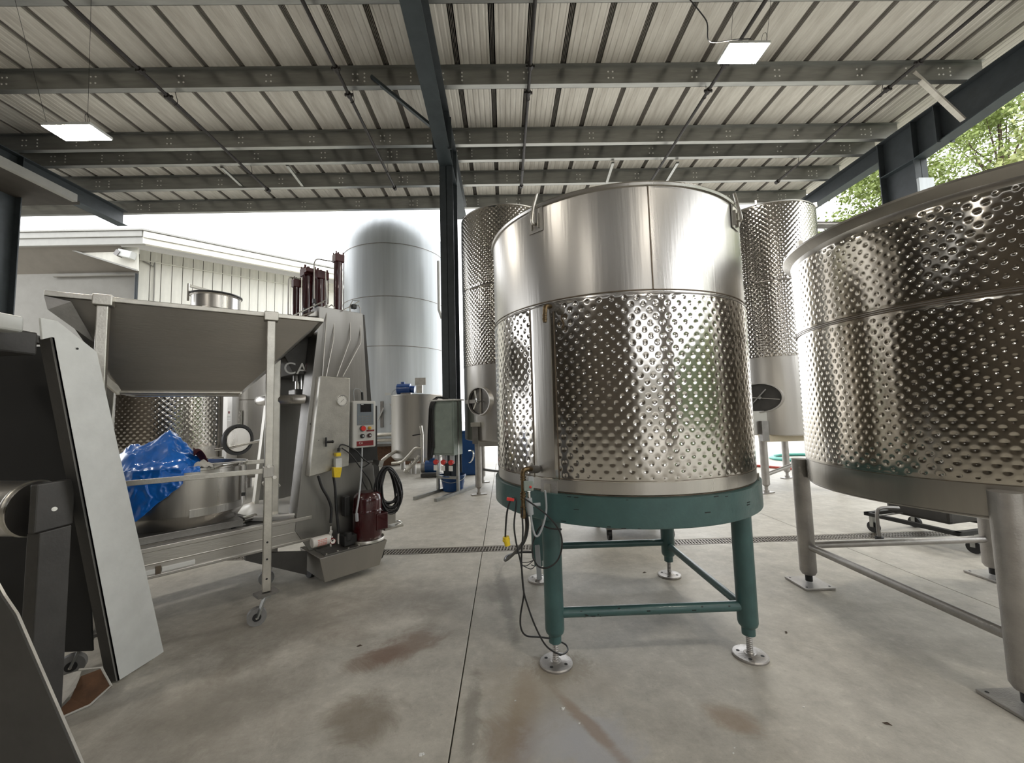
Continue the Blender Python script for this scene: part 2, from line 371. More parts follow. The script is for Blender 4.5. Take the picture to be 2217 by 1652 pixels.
cbm_ = MB()
for px_, py_, sz_ in ((1218, 1536, .012), (911, 1636, .014), (1115, 1518, .006), (1029, 1357, .006), (1254, 1567, .006), (777, 1502, .004), (1587, 1632, .006), (1740, 1532, .007), (1024, 1612, .005), (1590, 1620, .005)):
    p_ = fl(px_, py_); cbm_.box((p_.x, p_.y, sz_*.3), (sz_, sz_*.7, sz_*.6), rz=px_).box((p_.x+sz_*.8, p_.y+sz_*.3, sz_*.3), (sz_*.6, sz_*.5, sz_*.5), rz=py_)
tag(cbm_.build('crumbs', 'white'), 'scattered white crumbs on the concrete in the foreground', 'debris', kind='stuff')
for px_, py_, an_, nm_ in ((778, 1399, .3, 'left of the rust stain'), (1920, 1568, -.5, 'toward the lower right corner'), (1702, 1370, .8, 'between the teal stand and the right-hand tank'), (1395, 1240, .2, 'under the teal stand')):
    p_ = fl(px_, py_); o = MB().prism([(-.018, 0, 0), (-.004, -.008, .002), (.02, -.002, 0), (.004, .009, .004)], (0, 0, .0015)).build('dry_leaf', 'bark'); o.location = (p_.x, p_.y, .001); o.rotation_euler = (0, 0, an_)
    tag(o, 'tiny brown dry leaf on the floor '+nm_, 'leaf', 'dry leaves on the floor')
# ------------------------------------------------------------ roof
K = 1.6; kk = K/1.08
def ez(z): return EYE+(z-EYE)*kk
ZB = EYE+4.0*K; ZT = EYE+4.23*K
ceil = empty('ceiling', kind='structure')
r0 = fl(1143, 142, ZT); r1 = fl(1445, 137, ZT); PITCHX = (r1.x-r0.x)/4
YR0, YR1 = -10.5, 8.25*kk
pm = MB(); P = PITCHX; e = .052
prof = [(e, .08), (e+.004, 0)]
nst = 5
for k in range(nst):
    xc = e+.004+(P-2*e-.008)*(k+.5)/nst; hw = .024
    prof += [(xc-hw, 0), (xc-hw*.4, .007), (xc+hw*.4, .007), (xc+hw, 0)]
prof += [(P-e-.004, 0), (P-e, .08)]
n = len(prof)
pm.add([(x, y, z) for y in (YR0, YR1) for x, z in prof], [(i, i+1, n+i+1, n+i) for i in range(n-1)])
pme = pm.mesh('roof_panel', M['roof'])
smb = MB(); smb.bb((-e-.008, YR0, .08), (e+.008, YR1, .09))
for dx in (-.031, -.005, .021): smb.bb((dx, YR0, .018), (dx+.007, YR1, .08))
sme = smb.mesh('roof_seam', M['seam'])
clm = MB().bb((-.045, -.03, 0), (.045, .03, .07)).mesh('seam_clip', M['blackm'])
i0 = math.floor((-19.5-r0.x)/P); i1 = math.ceil((6.75*kk-r0.x)/P)
PY = [y*kk for y in (-6.4, -5.3, -4.2, -3.1, -2.0, -.9, .2, 1.6, 2.7, 3.83, 4.95, 6.12, 6.52, 7.26, 8.11)]
for i in range(i0, i1+1):
    x = r0.x+i*P
    if i < i1: part(pme, 'roof_panel', ceil, (x, 0, ZT))
    part(sme, 'roof_seam', ceil, (x, 0, ZT))
    if -12 < x < 9.8:
        for y in PY[8:]: part(clm, 'seam_clip', ceil, (x, y-.02, ZT-.002))
MB().bb((r0.x+i0*P, YR0, ZT+.08), (r0.x+i1*P, YR1, ZT+.12)).build('roof_backing', 'blackm', ceil)
XL, XR = r0.x+i0*P, 6.62*kk
where = {8: 'second nearest overhead', 9: 'along the top edge of the picture', 10: 'crossing above both square lamps', 11: 'third row, between the lamp row and the columns', 12: 'fourth row, resting over the column heads', 13: 'fifth row, just inside the eave', 14: 'sixth and farthest, the outer eave beam'}
for k, y in enumerate(PY):
    t = .006; b = MB(); D = ZT-ZB; fw_ = .105
    b.bb((XL, -t, 0), (XR, 0, D)).bb((XL, 0, 0), (XR, fw_, t)).bb((XL, fw_-.006, 0), (XR, fw_, .025)).bb((XL, -.07, D-t), (XR, 0, D))
    if k < 9:
        b.build('roof_purlin', 'galv', ceil).location = (0, y, ZB); continue
    lab = 'galvanised roof purlin spanning the bays, '+where[k]
    pr = empty('roof_purlin', (0, y, ZB), label=lab, cat='beam', group='purlins across the roof')
    b.build('web', 'galv', pr)
    if k >= 8:
        bo = MB()
        xs = []
        x = -11.1
        while x < 9.5:
            for dx in (-.045, .045):
                for z in (.11, .24): xs.append((x+dx, z))
            x += 1.67
        for fx in (-11.3, -1.17, 9.63):
            for s in (-1, 1):
                for q in (.5, 1.4):
                    if -11.4 < fx+s*q < 9.5:
                        for z in (.09, .17, .25): xs.append((fx+s*q, z))
        for x, z in xs: bo.cyl((x, -t-.006, z), (x, -t, z), .017, n=8)
        bo.build('hole_light_dots', 'hole_light', pr, kind='stuff')  # white discs paint the light showing through holes in the purlin

# ------------------------------------------------------------ steel frames
def frame(X, label, fly=None, shallow=False):
    fr = empty('steel_column', (X, 6*kk, 0), label=label, cat='column', group='columns with tapered rafters')
    k_ = kk; W = .2*k_; t = .022; y0, y1 = (5.72-6.0)*k_, (6.28-6.0)*k_
    MB().bb((-W/2, y0, 0), (W/2, y0+t, ez(5.30))).bb((-W/2, y1-t, 0), (W/2, y1, ez(5.60))).bb((-.006, y0, 0), (.006, y1, ez(5.60))).build('column_shaft', 'frame', fr)
    MB().bb((-W/2-.05, y0-.05, 0), (W/2+.05, y1+.05, .025)).build('base_plate', 'frame', fr)
    yy = [(-7.0-6)*k_, (2.0-6)*k_, (4.6-6)*k_, y0, y1, (8.05-6)*k_]; zb = [ez(v) for v in (5.58, 5.53, 5.42, 5.31, 5.62, 5.64)]; zt = ZB-.002
    hz = 5.30
    if shallow: zb = [ez(5.60)]*4+[ez(5.62), ez(5.62)]; hz = 5.60
    web = MB(); P_ = [(-.005, yy[i], zb[i]) for i in range(4)]+[(-.005, y1, ez(hz)), (-.005, y1+.001, zb[4]), (-.005, yy[5], zb[5]), (-.005, yy[5], zt), (-.005, yy[0], zt)]
    web.prism(P_, (.010, 0, 0)); web.build('rafter_web', 'frame', fr)
    fb = MB()
    for i in (0, 1, 2): fb.bar((0, yy[i], zb[i]), (0, yy[i+1], zb[i+1]), W, .02)
    fb.bar((0, y0, zb[3]), (0, y1, ez(hz+.03)), W, .02).bar((0, y1, zb[4]), (0, yy[5], zb[5]), W, .02)
    fb.build('bottom_flange', 'frame_l', fr)
    MB().bb((-W/2, yy[0], zt-.02), (W/2, yy[5], zt)).build('top_flange', 'frame', fr)
    for yq in (y0+.012, y1-.012, y0-.32*k_):
        MB().bb((-W/2+.002, yq-.009, ez(hz) if yq > y0-.1 else ez(hz+.06)), (W/2-.002, yq+.009, zt-.01)).build('stiffener', 'frame', fr)
    if not shallow: MB().bb((-W/2-.05, y0-.36*k_, ez(5.32)), (-W/2+.03, y0-.345*k_, zt-.18)).bb((W/2-.03, y0-.36*k_, ez(5.32)), (W/2+.05, y0-.345*k_, zt-.18)).build('splice_plate', 'frame', fr)
    for (sx, yp) in fly or []:
        m_ = 'roof' if X > 3 else 'frame_l'
        MB().bar((sx*.85*k_, (yp-6)*k_, ZB+.16), (sx*.10*k_, (yp-6+.10)*k_, ez(5.42)), .085, .05).build('flange_brace', m_, fr)
    if X > 3: MB().bb((-W/2, y0-.06, 0), (W/2+.05, y0-.005, ez(4.98))).build('pale_strip', 'silo', fr)  # pale strip in front of the column's near flange
    return fr
frame(-7.62*kk-.22, 'dark blue steel column and tapered rafter at the left edge, beyond the grey machine', shallow=True)
frame(-.79*kk, 'dark steel column and tapered rafter standing left of the teal-legged tank', [(-1, 4.93)])
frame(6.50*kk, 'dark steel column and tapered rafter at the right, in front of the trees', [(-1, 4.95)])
bl = [('left of the two near the far left sprinkler pipe', (480, 362), (523, 402)), ('right of the two near the far left sprinkler pipe', (622, 358), (655, 402)), ('left of the two above the teal-legged tank', (1327, 352), (1313, 396)), ('right of the two above the teal-legged tank', (1467, 352), (1444, 390))]
for nm, a, b_ in bl:
    p, q_ = atY(*a, 6.6*kk), atY(*b_, 7.24*kk)
    o = MB().bar((0, 0, 0), q_-p, .07, .045).build('diagonal_brace', 'galv'); o.location = p; tag(o, 'short steel roof brace, '+nm, 'brace', 'short diagonal roof braces')

# left neighbour canopy
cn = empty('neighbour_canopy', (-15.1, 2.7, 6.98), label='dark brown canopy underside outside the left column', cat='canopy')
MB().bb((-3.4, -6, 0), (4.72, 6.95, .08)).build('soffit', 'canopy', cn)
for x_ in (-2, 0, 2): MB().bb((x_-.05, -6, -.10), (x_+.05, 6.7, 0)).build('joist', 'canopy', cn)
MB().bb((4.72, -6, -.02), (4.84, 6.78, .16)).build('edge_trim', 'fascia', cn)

# ------------------------------------------------------------ sprinkler pipes
for k, (xa, nm) in enumerate(((-4.27*kk, 'leftmost, nearest the left lamp'), (-1.94*kk, 'between the left lamp and the middle frame'), (.42*kk, 'just right of the middle frame'), (2.83*kk, 'passing the right lamp'), (5.28*kk, 'rightmost, beside the right frame'))):
    t = empty('sprinkler_pipe', (xa, 0, ez(5.80)), label='thin dark sprinkler pipe under the purlins, '+nm, cat='pipe', group='sprinkler pipes under the roof')
    MB().cyl((0, -10, 0), (0, 7.13*kk, 0), .031, n=10).build('pipe', 'pipe', t, smooth=True)
    for y in (4.55*kk, 4.95*kk): MB().cyl((0, y-.045, 0), (0, y+.045, 0), .05, n=10).box((0, y, 0), (.16, .03, .045)).build('coupling', 'pipe', t)
    MB().cyl((0, 7.10*kk, 0), (0, 7.16*kk, 0), .052, n=10).build('end_cap', 'pipe', t)
    for y in (5.06*kk, 6.62*kk):
        hk = MB().tube([(-.033, y, -.03), (0, y, -.042), (.036, y, -.015), (.038, y, .045), (.03, y-.045, .18), (.03, y-.067, .3)], .006, 6)
        hk.box((.03, y-.08, .3), (.03, .03, .045)); hk.build('pipe_hanger', 'pipe', t)

# ------------------------------------------------------------ lamps
def lamp(px, z, label, wires, cord=None):
    c = [fl(x, y, z) for x, y in px]; ctr = sum(c, Vector())/4
    t = empty('panel_lamp', ctr, label=label, cat='lamp', group='square panel lamps')
    wx = (c[1]-c[0]).length/2; wy = (c[3]-c[0]).length/2
    MB().bb((-wx, -wy, 0), (wx, wy, .006)).build('diffuser', 'lamp', t)
    MB().bb((-wx-.012, -wy-.012, .007), (wx+.012, wy+.012, .05)).build('housing', 'machine', t, bevel=.008)
    MB().bb((-.06, -.05, .05), (.06, .05, .09)).build('driver_box', 'machine', t)
    for (x0, y0, x1, y1) in wires:
        MB().cyl((x0*wx, y0*wy, .05), (x1, y1, ZT-z), .0025, n=5).build('hanging_wire', 'blackm', t)
    for lp in ([(wx*.8, -wy*.8)]):
        MB().tube([(lp[0], lp[1], .05), (lp[0]-.03, lp[1], .09), (lp[0]-.02, lp[1]-.02, .16), (lp[0]+.02, lp[1]-.03, .17), (lp[0]+.035, lp[1]-.01, .09)], .003, 5, closed=True, sub=4).build('wire_loop', 'blackm', t)
    if cord: MB().tube([Vector(p)-ctr for p in cord], .008, 6, sub=5).build('power_cord', 'black', t, smooth=True)
    return t
lamp([(1583, 95), (1667, 97), (1637, 138), (1550, 137)], ez(5.05), 'glowing square panel lamp hanging above the right-hand tanks', [(.9, -.9, .35, -.45), (-.9, -.9, -.25, -.5)],
     [*[atY(x_, y_, q_*1.43) for x_, y_, q_ in ((1490, -5, 3.2), (1515, 25, 3.25), (1531, 50, 3.3), (1533, 85, 3.4), (1548, 92, 3.5), (1590, 86, 3.6), (1625, 84, 3.62))]])
for lx_, ly_, ln_ in ((3.8, -1.2, 'just behind the viewpoint, right of centre'), (-6.1, -1.2, 'just behind the viewpoint, over the left side'), (3.8, -7.4, 'near the back wall opening'), (-6.1, -7.4, 'near the back wall, over the left side'), (9.0, 5.5, 'beside the right-hand column, outside the picture')):
    t = empty('panel_lamp', (lx_, ly_, 7.0), label='added unseen panel lamp '+ln_, cat='lamp', group='added fill lamps out of view')
    MB().bb((-.33, -.16, 0), (.33, .16, .006)).build('diffuser', 'lamp', t); MB().bb((-.345, -.175, .007), (.345, .175, .05)).build('housing', 'machine', t)  # unseen lamps added to brighten the floor
lamp([(95, 275), (190, 268), (240, 303), (145, 307)], ez(4.45), 'glowing square panel lamp hanging low on wires at the upper left', [(-.9, -.8, -.5, -.7), (.8, -.8, .6, -.5)])

# ------------------------------------------------------------ tanks
def leg_pad(parent, x, y, r=.105):
    pd = MB()
    n = 40
    pd.lathe([(0, .02), (.035, .022), (.04, .018), (r-.006, .016), (r, .010), (r, 0), (0, 0)], (x, y, 0), n)
    o = pd.build('foot_plate', 'steel_leg', parent, smooth=True)
    for k in range(4):
        a = PI/4+k*PI/2+.25; MB().cyl((x+.068*math.cos(a), y+.068*math.sin(a), .0165), (x+.068*math.cos(a), y+.068*math.sin(a), .0175), .011, n=12).build('bolt_hole', 'blackm', o)
    return o
# --- teal-legged tank
T1 = (.905, 3.25); R1 = .967
t1 = empty('fermentation_tank', (*T1, 0), label='large dimpled stainless tank on a teal painted stand, centre', cat='tank')
dimples('dimple_jacket', R1, 1.17, 2.285, 'steel_dimple', t1, gap=(math.radians(-132.5), .085))
MB().lathe([(R1, 2.285), (R1, 2.93), (R1+.012, 2.935), (R1+.016, 2.95), (R1+.008, 2.962), (R1-.01, 2.955), (R1-.012, 2.30), (R1-.02, 1.3), (0, 1.25)], n=128).build('upper_shell', 'steel', t1, smooth=True)
MB().lathe([(0, 1.10), (R1-.03, 1.085), (R1, 1.10), (R1, 1.17)], n=128).build('bottom_shell', 'steel', t1, smooth=True)
ring_seam(t1, R1, 2.295); ring_seam(t1, R1+.001, 2.275, 'weld_l', .003); ring_seam(t1, R1, 1.178, 'weld', .003, h=.003); ring_seam(t1, R1-.012, 1.092, 'weld', .006, h=.008)
for a in (-90.5,):
    an = math.radians(a); d = Vector((math.cos(an), math.sin(an), 0)); MB().bar(d*(R1)+Vector((0, 0, 2.30)), d*R1+Vector((0, 0, 2.95)), .007, .007, upv=d).build('weld_seam', 'weld', t1)
for a in (-138.2, -126.8):
    an = math.radians(a); d = Vector((math.cos(an), math.sin(an), 0)); MB().bar(d*(R1-.001)+Vector((0, 0, 1.17)), d*(R1-.001)+Vector((0, 0, 2.28)), .007, .007, upv=d).build('weld_seam', 'weld', t1)
def curved_plate(R, a0, a1, z0, z1, th, n=8):
    b = MB(); b.lathe([(R, z0), (R+th, z0), (R+th, z1), (R, z1), (R, z0)], n=n, a0=math.radians(a0), a1=math.radians(a1))
    m0 = [0, n+1, 2*(n+1), 3*(n+1)]; b.f.append(tuple(m0)); b.f.append(tuple(i+n for i in reversed(m0))); return b
curved_plate(R1-.002, -136.5, -128.5, 1.18, 2.27, .006).build('smooth_strip', 'steel', t1)
curved_plate(R1, -135, -127.5, 1.02, 1.16, .006).build('hold_down_plate', 'steel_leg', t1)
curved_plate(R1, -133.2, -130.4, 1.0, 1.14, .012).build('hold_down_clip', 'steel_edge', t1)
curved_plate(R1, -34.5, -31.5, .99, 1.13, .012).build('hold_down_clip', 'steel_edge', t1)
# teal stand
st = MB().lathe([(.93, .925), (.985, .915), (.992, .92), (.992, 1.085), (.955, 1.088), (.955, .95), (.93, .94), (.93, .925)], n=112); st.build('stand_ring', 'teal', t1, smooth=True)
MB().lathe([(0, .97), (.93, 1.06)], n=64).build('floor_underside', 'steel_dark', t1, smooth=True)
hs = .622
for sx in (-1, 1):
    for sy in (-1, 1):
        x, y = sx*hs, sy*hs
        lg = MB().lathe([(0, .95), (.061, .95), (.061, .215), (.056, .195), (.040, .178), (.040, .135), (.02, .125), (0, .125)], (x, y, 0), 28).build('leg', 'teal', t1, smooth=True)
        MB().lathe([(0, .14), (.018, .14)]+[(.018+(.0015 if i % 2 else -.0015), .138-i*.006) for i in range(19)]+[(.024, .022), (0, .02)], (x, y, 0), 16).build('levelling_screw', 'steel_leg', lg, smooth=True)
        leg_pad(lg, x, y)
for sy in (-1, 1): MB().cyl((-hs+.05, sy*hs, .31), (hs-.05, sy*hs, .31), .031, n=18).build('cross_brace', 'teal', t1, smooth=True)
MB().cyl((hs, -hs+.05, .285), (hs, hs-.05, .285), .028, n=18).build('cross_brace', 'teal', t1, smooth=True)
ch = MB()
for k in range(26):
    x = random.uniform(-.5, .5); a = random.uniform(-1.2, .8)
    if abs(x) > .25 or random.random() < .3: ch.box((x, -hs-.031*math.cos(a)-.0003, .31+.031*math.sin(a)), (random.uniform(.006, .03), .001, random.uniform(.004, .010)), rot=Matrix.Rotation(-a, 3, 'X'))
for k in range(14):
    a = random.uniform(-2.3, -.9); z = random.choice([.925, 1.07, 1.0])+random.uniform(-.006, .01); d = Vector((math.cos(a), math.sin(a), 0))
    ch.box(d*.9925+Vector((0, 0, z)), (random.uniform(.01, .04), .001, random.uniform(.003, .008)), rz=a+PI/2)
ch.build('paint_chips', 'teal_chip', t1, kind='stuff')
# lid clips on the rim
for a in (-133.3, -46.3, 46, 134):
    an = math.radians(a); d = Vector((math.cos(an), math.sin(an), 0)); tn = Vector((-d.y, d.x, 0)); b = MB()
    b.box(d*(R1+.004)+Vector((0, 0, 2.86)), (.115, .006, .17), rz=an-PI/2)
    clp = b.build('clip_backplate', 'steel_soft', t1)
    MB().tube([d*(R1+.012)+Vector((0, 0, 2.83)), d*(R1+.045)+Vector((0, 0, 2.83)), d*(R1+.03)+Vector((0, 0, 2.93)), d*(R1+.01)+tn*.02+Vector((0, 0, 3.03))], .010, 8, sub=4).build('lid_hook', 'steel_edge', t1, smooth=True)
    for q in (-.028, .028): MB().box(d*(R1+.012)+tn*q+Vector((0, 0, 2.845)), (.006, .02, .10), rz=an-PI/2).build('hook_guide', 'steel_edge', t1)
# upper valve stub
def W(px, py, Y): return atY(px, py, Y)
vb = empty('brass_elbow', W(1195, 668, 2.44), label='small brass elbow fitting near the top of the central tank jacket', cat='valve')
q = lambda px, py, Y: W(px, py, Y)-vb.location
MB().cyl(q(1209, 665, 2.50), q(1194, 664, 2.40), .027, n=18).build('socket', 'steel_dark', vb, smooth=True)
MB().tube([q(1195, 664, 2.42), q(1183, 663, 2.38), q(1180, 670, 2.37), q(1180, 678, 2.37)], .0145, 14, sub=5).build('elbow', 'brass', vb, smooth=True)
b = MB()
for k in range(5): b.cyl(q(1179.5, 677+k*4, 2.37), q(1179.5, 680.2+k*4, 2.37), .0155 if k % 2 else .0135, n=14)
b.cyl(q(1179.5, 680, 2.37), q(1179.5, 698, 2.37), .012, n=12); b.build('nipple', 'brass', vb)
# lower valve assembly
va = empty('solenoid_valve', W(1145, 1060, 2.45), label='brass and grey solenoid valve assembly hanging at the left of the teal ring', cat='valve')
q = lambda px, py, Y=2.43: W(px, py, Y)-va.location
MB().cyl(q(1163, 1016, 2.56), q(1150, 1016, 2.48), .024, n=18).build('socket', 'steel_dark', va, smooth=True)
MB().tube([q(1153, 1016, 2.50), q(1143, 1015, 2.45), q(1133, 1019), q(1131.5, 1030)], .0145, 14, sub=5).build('elbow', 'brass', va, smooth=True)
b = MB().cyl(q(1132, 1028), q(1133, 1122), .0125, n=14)
for y in (1031, 1036, 1066, 1072, 1078, 1096, 1102): b.cyl(q(1132.4, y), q(1132.4, y+3.5), .018, n=14)
b.build('riser_pipe', 'brass', va, smooth=True)
MB().cyl(q(1133, 1104), q(1133, 1120), .017, n=14).build('union', 'brass', va)
MB().box(q(1144, 1051, 2.42), (.058, .045, .060)).build('valve_body', 'cab', va, bevel=.006)
MB().box(q(1149, 1040, 2.42), (.034, .036, .045)).build('coil_housing', 'tube', va, bevel=.006)
MB().sphere(q(1148.5, 1054.5, 2.395), .008, 8).build('red_button', 'red', va, smooth=True)
MB().cyl(q(1145.5, 1064), q(1146, 1080), .0105, n=14).build('stub', 'chrome', va, smooth=True)
MB().tube([q(1145, 1078), q(1146, 1092), q(1147.5, 1104), q(1149, 1114)], lambda t: .021-.004*abs(t-.5), 14, sub=4).build('solenoid_body', 'tube', va, smooth=True)
MB().tube([q(1149, 1114), q(1152, 1135), q(1158, 1158), q(1167, 1158), q(1178, 1130), q(1183, 1100), q(1180, 1062, 2.40)], .006, 8, sub=5).build('flexible_lead', 'tube', va, smooth=True)
MB().cyl(q(1153, 1093), q(1170, 1092), .0105, n=12).build('side_port', 'tube', va)
# cables hanging from the valve
def cable(name, pts, r, label, m='black', sub=5, extra=None):
    P = [W(*p) for p in pts]; o = MB().tube([p-P[0] for p in P], r, 8, sub=sub).build(name, m, None, smooth=True); o.location = P[0]; tag(o, label, 'cable'); return o
ca = empty('short_power_lead', W(1106, 1081, 2.42), label='short black lead ending in a yellow plug beside the teal ring', cat='cable')
q2 = lambda px, py, Y=2.42: W(px, py, Y)-ca.location
MB().tube([q2(1112, 1079), q2(1105, 1083), q2(1098, 1108), q2(1095, 1140), q2(1094, 1164)], .0055, 8, sub=4).build('lead', 'black', ca, smooth=True)
MB().box(q2(1105, 1081), (.045, .022, .018), rot=Matrix.Rotation(.15, 3, 'Y')).build('red_connector', 'red', ca, bevel=.004)
MB().cyl(q2(1095, 1162), q2(1099, 1181), .020, .017, n=14).cyl(q2(1095.6, 1167), q2(1096.4, 1171), .0225, n=14).build('yellow_plug', 'yellow', ca)
for k in (-2, 2): MB().box(q2(1100+k, 1184), (.004, .002, .02)).build('plug_pin', 'chrome', ca)
Yc = 2.42
cable('power_cable', [(1112, 1078, Yc), (1118, 1086, Yc), (1113, 1136, Yc), (1118, 1177, Yc), (1128, 1221, Yc), (1132, 1262, 2.43), (1134, 1288, 2.44), (1127, 1332, 2.45), (1128, 1360, 2.46), (1139, 1376, 2.48), (1165, 1379, 2.52), (1190, 1382, 2.56)], .0052, 'black cable looping down and behind the front left teal leg')
cable('power_cable', [(1131, 1100, 2.40), (1131, 1121, Yc), (1132, 1155, Yc), (1129, 1212, Yc), (1133, 1275, 2.43), (1143, 1313, 2.45), (1158, 1354, 2.47), (1177, 1391, 2.50), (1194, 1408, 2.55), (1216, 1417, 2.58), (1229, 1408, 2.66), (1225, 1396, 2.72), (1210, 1388, 2.70)], .0052, 'black cable curling round the foot screw of the front left teal leg')
cable('thick_power_cable', [(1139, 1112, 2.44), (1141, 1143, 2.5), (1133, 1174, 2.75), (1112, 1199, 3.4), (1096, 1213, 4.05), (1093, 1211, 4.2), (1100, 1203, 4.3), (1125, 1196, 4.42), (1165, 1196, 4.42), (1200, 1200, 4.3)], .0125, 'thick black cable trailing from the valve to the floor behind the tank')
cable('coiled_control_cable', [(1136, 1080, 2.40), (1154, 1092, 2.38), (1186, 1117, 2.38), (1211, 1149, 2.40), (1217, 1180, 2.42), (1208, 1212, 2.42), (1186, 1229, 2.42), (1164, 1225, 2.45), (1153, 1199, 2.5), (1154, 1174, 2.55), (1170, 1140, 2.50), (1190, 1144, 2.47), (1216, 1146, 2.47)], .005, 'thin black cable in one big loop over the front left teal leg')
cable('tangled_wire', [(1130, 1218, 4.1), (1145, 1217, 4.1), (1155, 1213, 4.1), (1140, 1225, 4.05), (1128, 1222, 4.05), (1148, 1232, 3.98), (1157, 1226, 4.0), (1150, 1223, 4.0)], .004, 'tangle of thin black wire on the floor behind the front left teal leg')
cl = W(1150, 1215, 3.2); cb = empty('tank_label_tube', cl, label='pale blue tube standing behind the front left teal leg', cat='tube')
MB().bar(W(1163, 1180, 2.9)-cl, W(1168, 1255, 2.9)-cl, .035, .02).build('tube_body', 'tube', cb, bevel=.006)

# --- big tank on the right
T2 = (3.5, 2.85); R2 = 1.068
t2 = empty('fermentation_tank', (*T2, 0), label='wide dark-reflecting dimpled stainless tank on steel legs, cut by the right edge', cat='tank')
dimples('dimple_jacket', R2, 1.13, 2.17, 'steel_warm', t2)
dimples('dimple_jacket', R2, 2.20, 2.76, 'steel_warm', t2)
MB().lathe([(R2, 2.17), (R2+.001, 2.20)], n=128).build('girth_band', 'steel_plain_warm', t2, smooth=True)
for z in (2.172, 2.185, 2.198): ring_seam(t2, R2+.002, z, 'weld', .003, h=.0035)
MB().lathe([(R2-.01, 1.3), (R2-.006, 2.75), (R2+.002, 2.76), (R2+.004, 2.80), (R2+.045, 2.83), (R2+.06, 2.845), (R2+.058, 2.86), (R2+.03, 2.862), (R2-.02, 2.84), (R2-.03, 2.6), (0, 2.55)], n=128).build('rim_flange', 'steel_plain_warm', t2, smooth=True)
MB().lathe([(R2, 1.13), (R2, .955), (R2-.012, .935), (0, .72)], n=128).build('bottom_shell', 'steel_plain_warm', t2, smooth=True)
ring_seam(t2, R2, 1.125, 'weld', .002, h=.003); ring_seam(t2, R2-.006, .945, 'weld_l', .004, h=.004)
hx = .84
for sx in (-1, 1):
    for sy in (-1, 1):
        x, y = sx*hx, sy*(.74)
        lg = MB().lathe([(0, 1.10), (.064, 1.10), (.064, .115), (.05, .09), (0, .09)], (x, y, 0), 28)
        lg = lg.build('leg', 'steel_leg', t2, smooth=True)
        MB().cyl((x, y, .03), (x, y, .10), .028, n=16).build('levelling_screw', 'blackm', lg)
        MB().box((x, y, .011), (.26, .26, .018), rz=.0).build('foot_plate', 'steel_leg', lg, bevel=.003)
        for q in (-1, 1):
            for p_ in (-1, 1): MB().cyl((x+q*.1, y+p_*.1, .020), (x+q*.1, y+p_*.1, .0212), .009, n=10).build('bolt_hole', 'blackm', lg)
MB().cyl((-hx, .74, .335), (hx, .74, .335), .03, n=18).build('cross_brace', 'steel_leg', t2, smooth=True)
MB().cyl((-hx, -.74, .335), (-hx, .74, .335), .03, n=18).build('cross_brace', 'steel_leg', t2, smooth=True)
MB().cyl((hx, -.74, .335), (hx, .74, .335), .03, n=18).build('cross_brace', 'steel_leg', t2, smooth=True)
for a in (150, 168):
    an = math.radians(a); d = Vector((math.cos(an), math.sin(an), 0)); MB().box(d*(R2+.03)+Vector((0, 0, 2.885)), (.03, .03, .05), rz=an).build('lid_stud', 'steel_edge', t2)
# lid with outlet pipe
lid = MB().lathe([(0, 3.02), (.25, 3.01), (.8, 2.93), (.93, 2.89), (.93, 2.86), (0, 2.86)], n=64).build('domed_lid', 'steel_plain_warm', t2, smooth=True)

# --- standing dimpled tanks at the back
def back_tank(c, R, zs, label, man_px, oval, door='steel_dark', dd=.005):
    z_bot, z_s1, z_s2, z_top = zs
    t = empty('storage_tank', (*c, 0), label=label, cat='tank')
    dimples('dimple_jacket', R, z_s1, z_s2-.01, 'steel_dimple', t, step=.0105, pu=.086, pv=.092, depth=dd, a=.019)
    dimples('dimple_jacket', R, z_s2+.01, z_top-.02, 'steel_dimple', t, step=.0105, pu=.086, pv=.092, depth=dd, a=.019)
    ring_seam(t, R, z_s2, 'weld_l', .003, h=.01); ring_seam(t, R, z_s1, 'weld_l', .004, h=.004)
    MB().lathe([(R, z_top-.02), (R+.004, z_top), (R-.02, z_top+.005), (R-.3, z_top+.03), (0, z_top+.10)], n=96).build('top_cover', 'steel_soft', t, smooth=True)
    MB().lathe([(R, z_s1), (R, z_bot), (R-.03, z_bot-.02), (0, z_bot-.06)], n=96).build('lower_shell', 'steel', t, smooth=True)
    # manway facing the viewer
    mp = plane(*man_px, (c[0], c[1]-R, 0), (0, 1, 0)); d = Vector((mp.x-c[0], 0, 0)); ang = math.asin(max(-1, min(1, (mp.x-c[0])/R)))
    nrm = Vector((math.sin(ang), -math.cos(ang), 0)); zc = mp.z; ce = nrm*R+Vector((0, 0, zc)); tn = Vector((math.cos(ang), math.sin(ang), 0))
    def ov(rx, rz, off, n=40): return [ce+nrm*off+tn*rx*math.cos(2*PI*k/n)+Vector((0, 0, rz*math.sin(2*PI*k/n))) for k in range(n)]
    rx, rz = oval
    P0, P1, P2, P3 = ov(rx, rz, -.12), ov(rx, rz, .09), ov(rx-.02, rz-.02, .09), ov(rx-.018, rz-.018, -.05); n = 40
    mb = MB().add(P0+P1+P2+P3, [(k*n+i, k*n+(i+1) % n, (k+1)*n+(i+1) % n, (k+1)*n+i) for k in range(3) for i in range(n)]); mw = mb.build('manway_collar', 'steel', t, smooth=True)
    D0, D1 = ov(rx-.03, rz-.03, .0), ov(rx-.03, rz-.03, .012)
    MB().add(D0+D1, [tuple(range(n, 2*n))]+[(i, (i+1) % n, n+(i+1) % n, n+i) for i in range(n)]).build('manway_door', door, mw, smooth=True)
    MB().tube(ov(rx-.022, rz-.022, .02), .008, 6, closed=True).build('gasket', 'black', mw, smooth=True)
    return t, mw, ce, nrm, tn
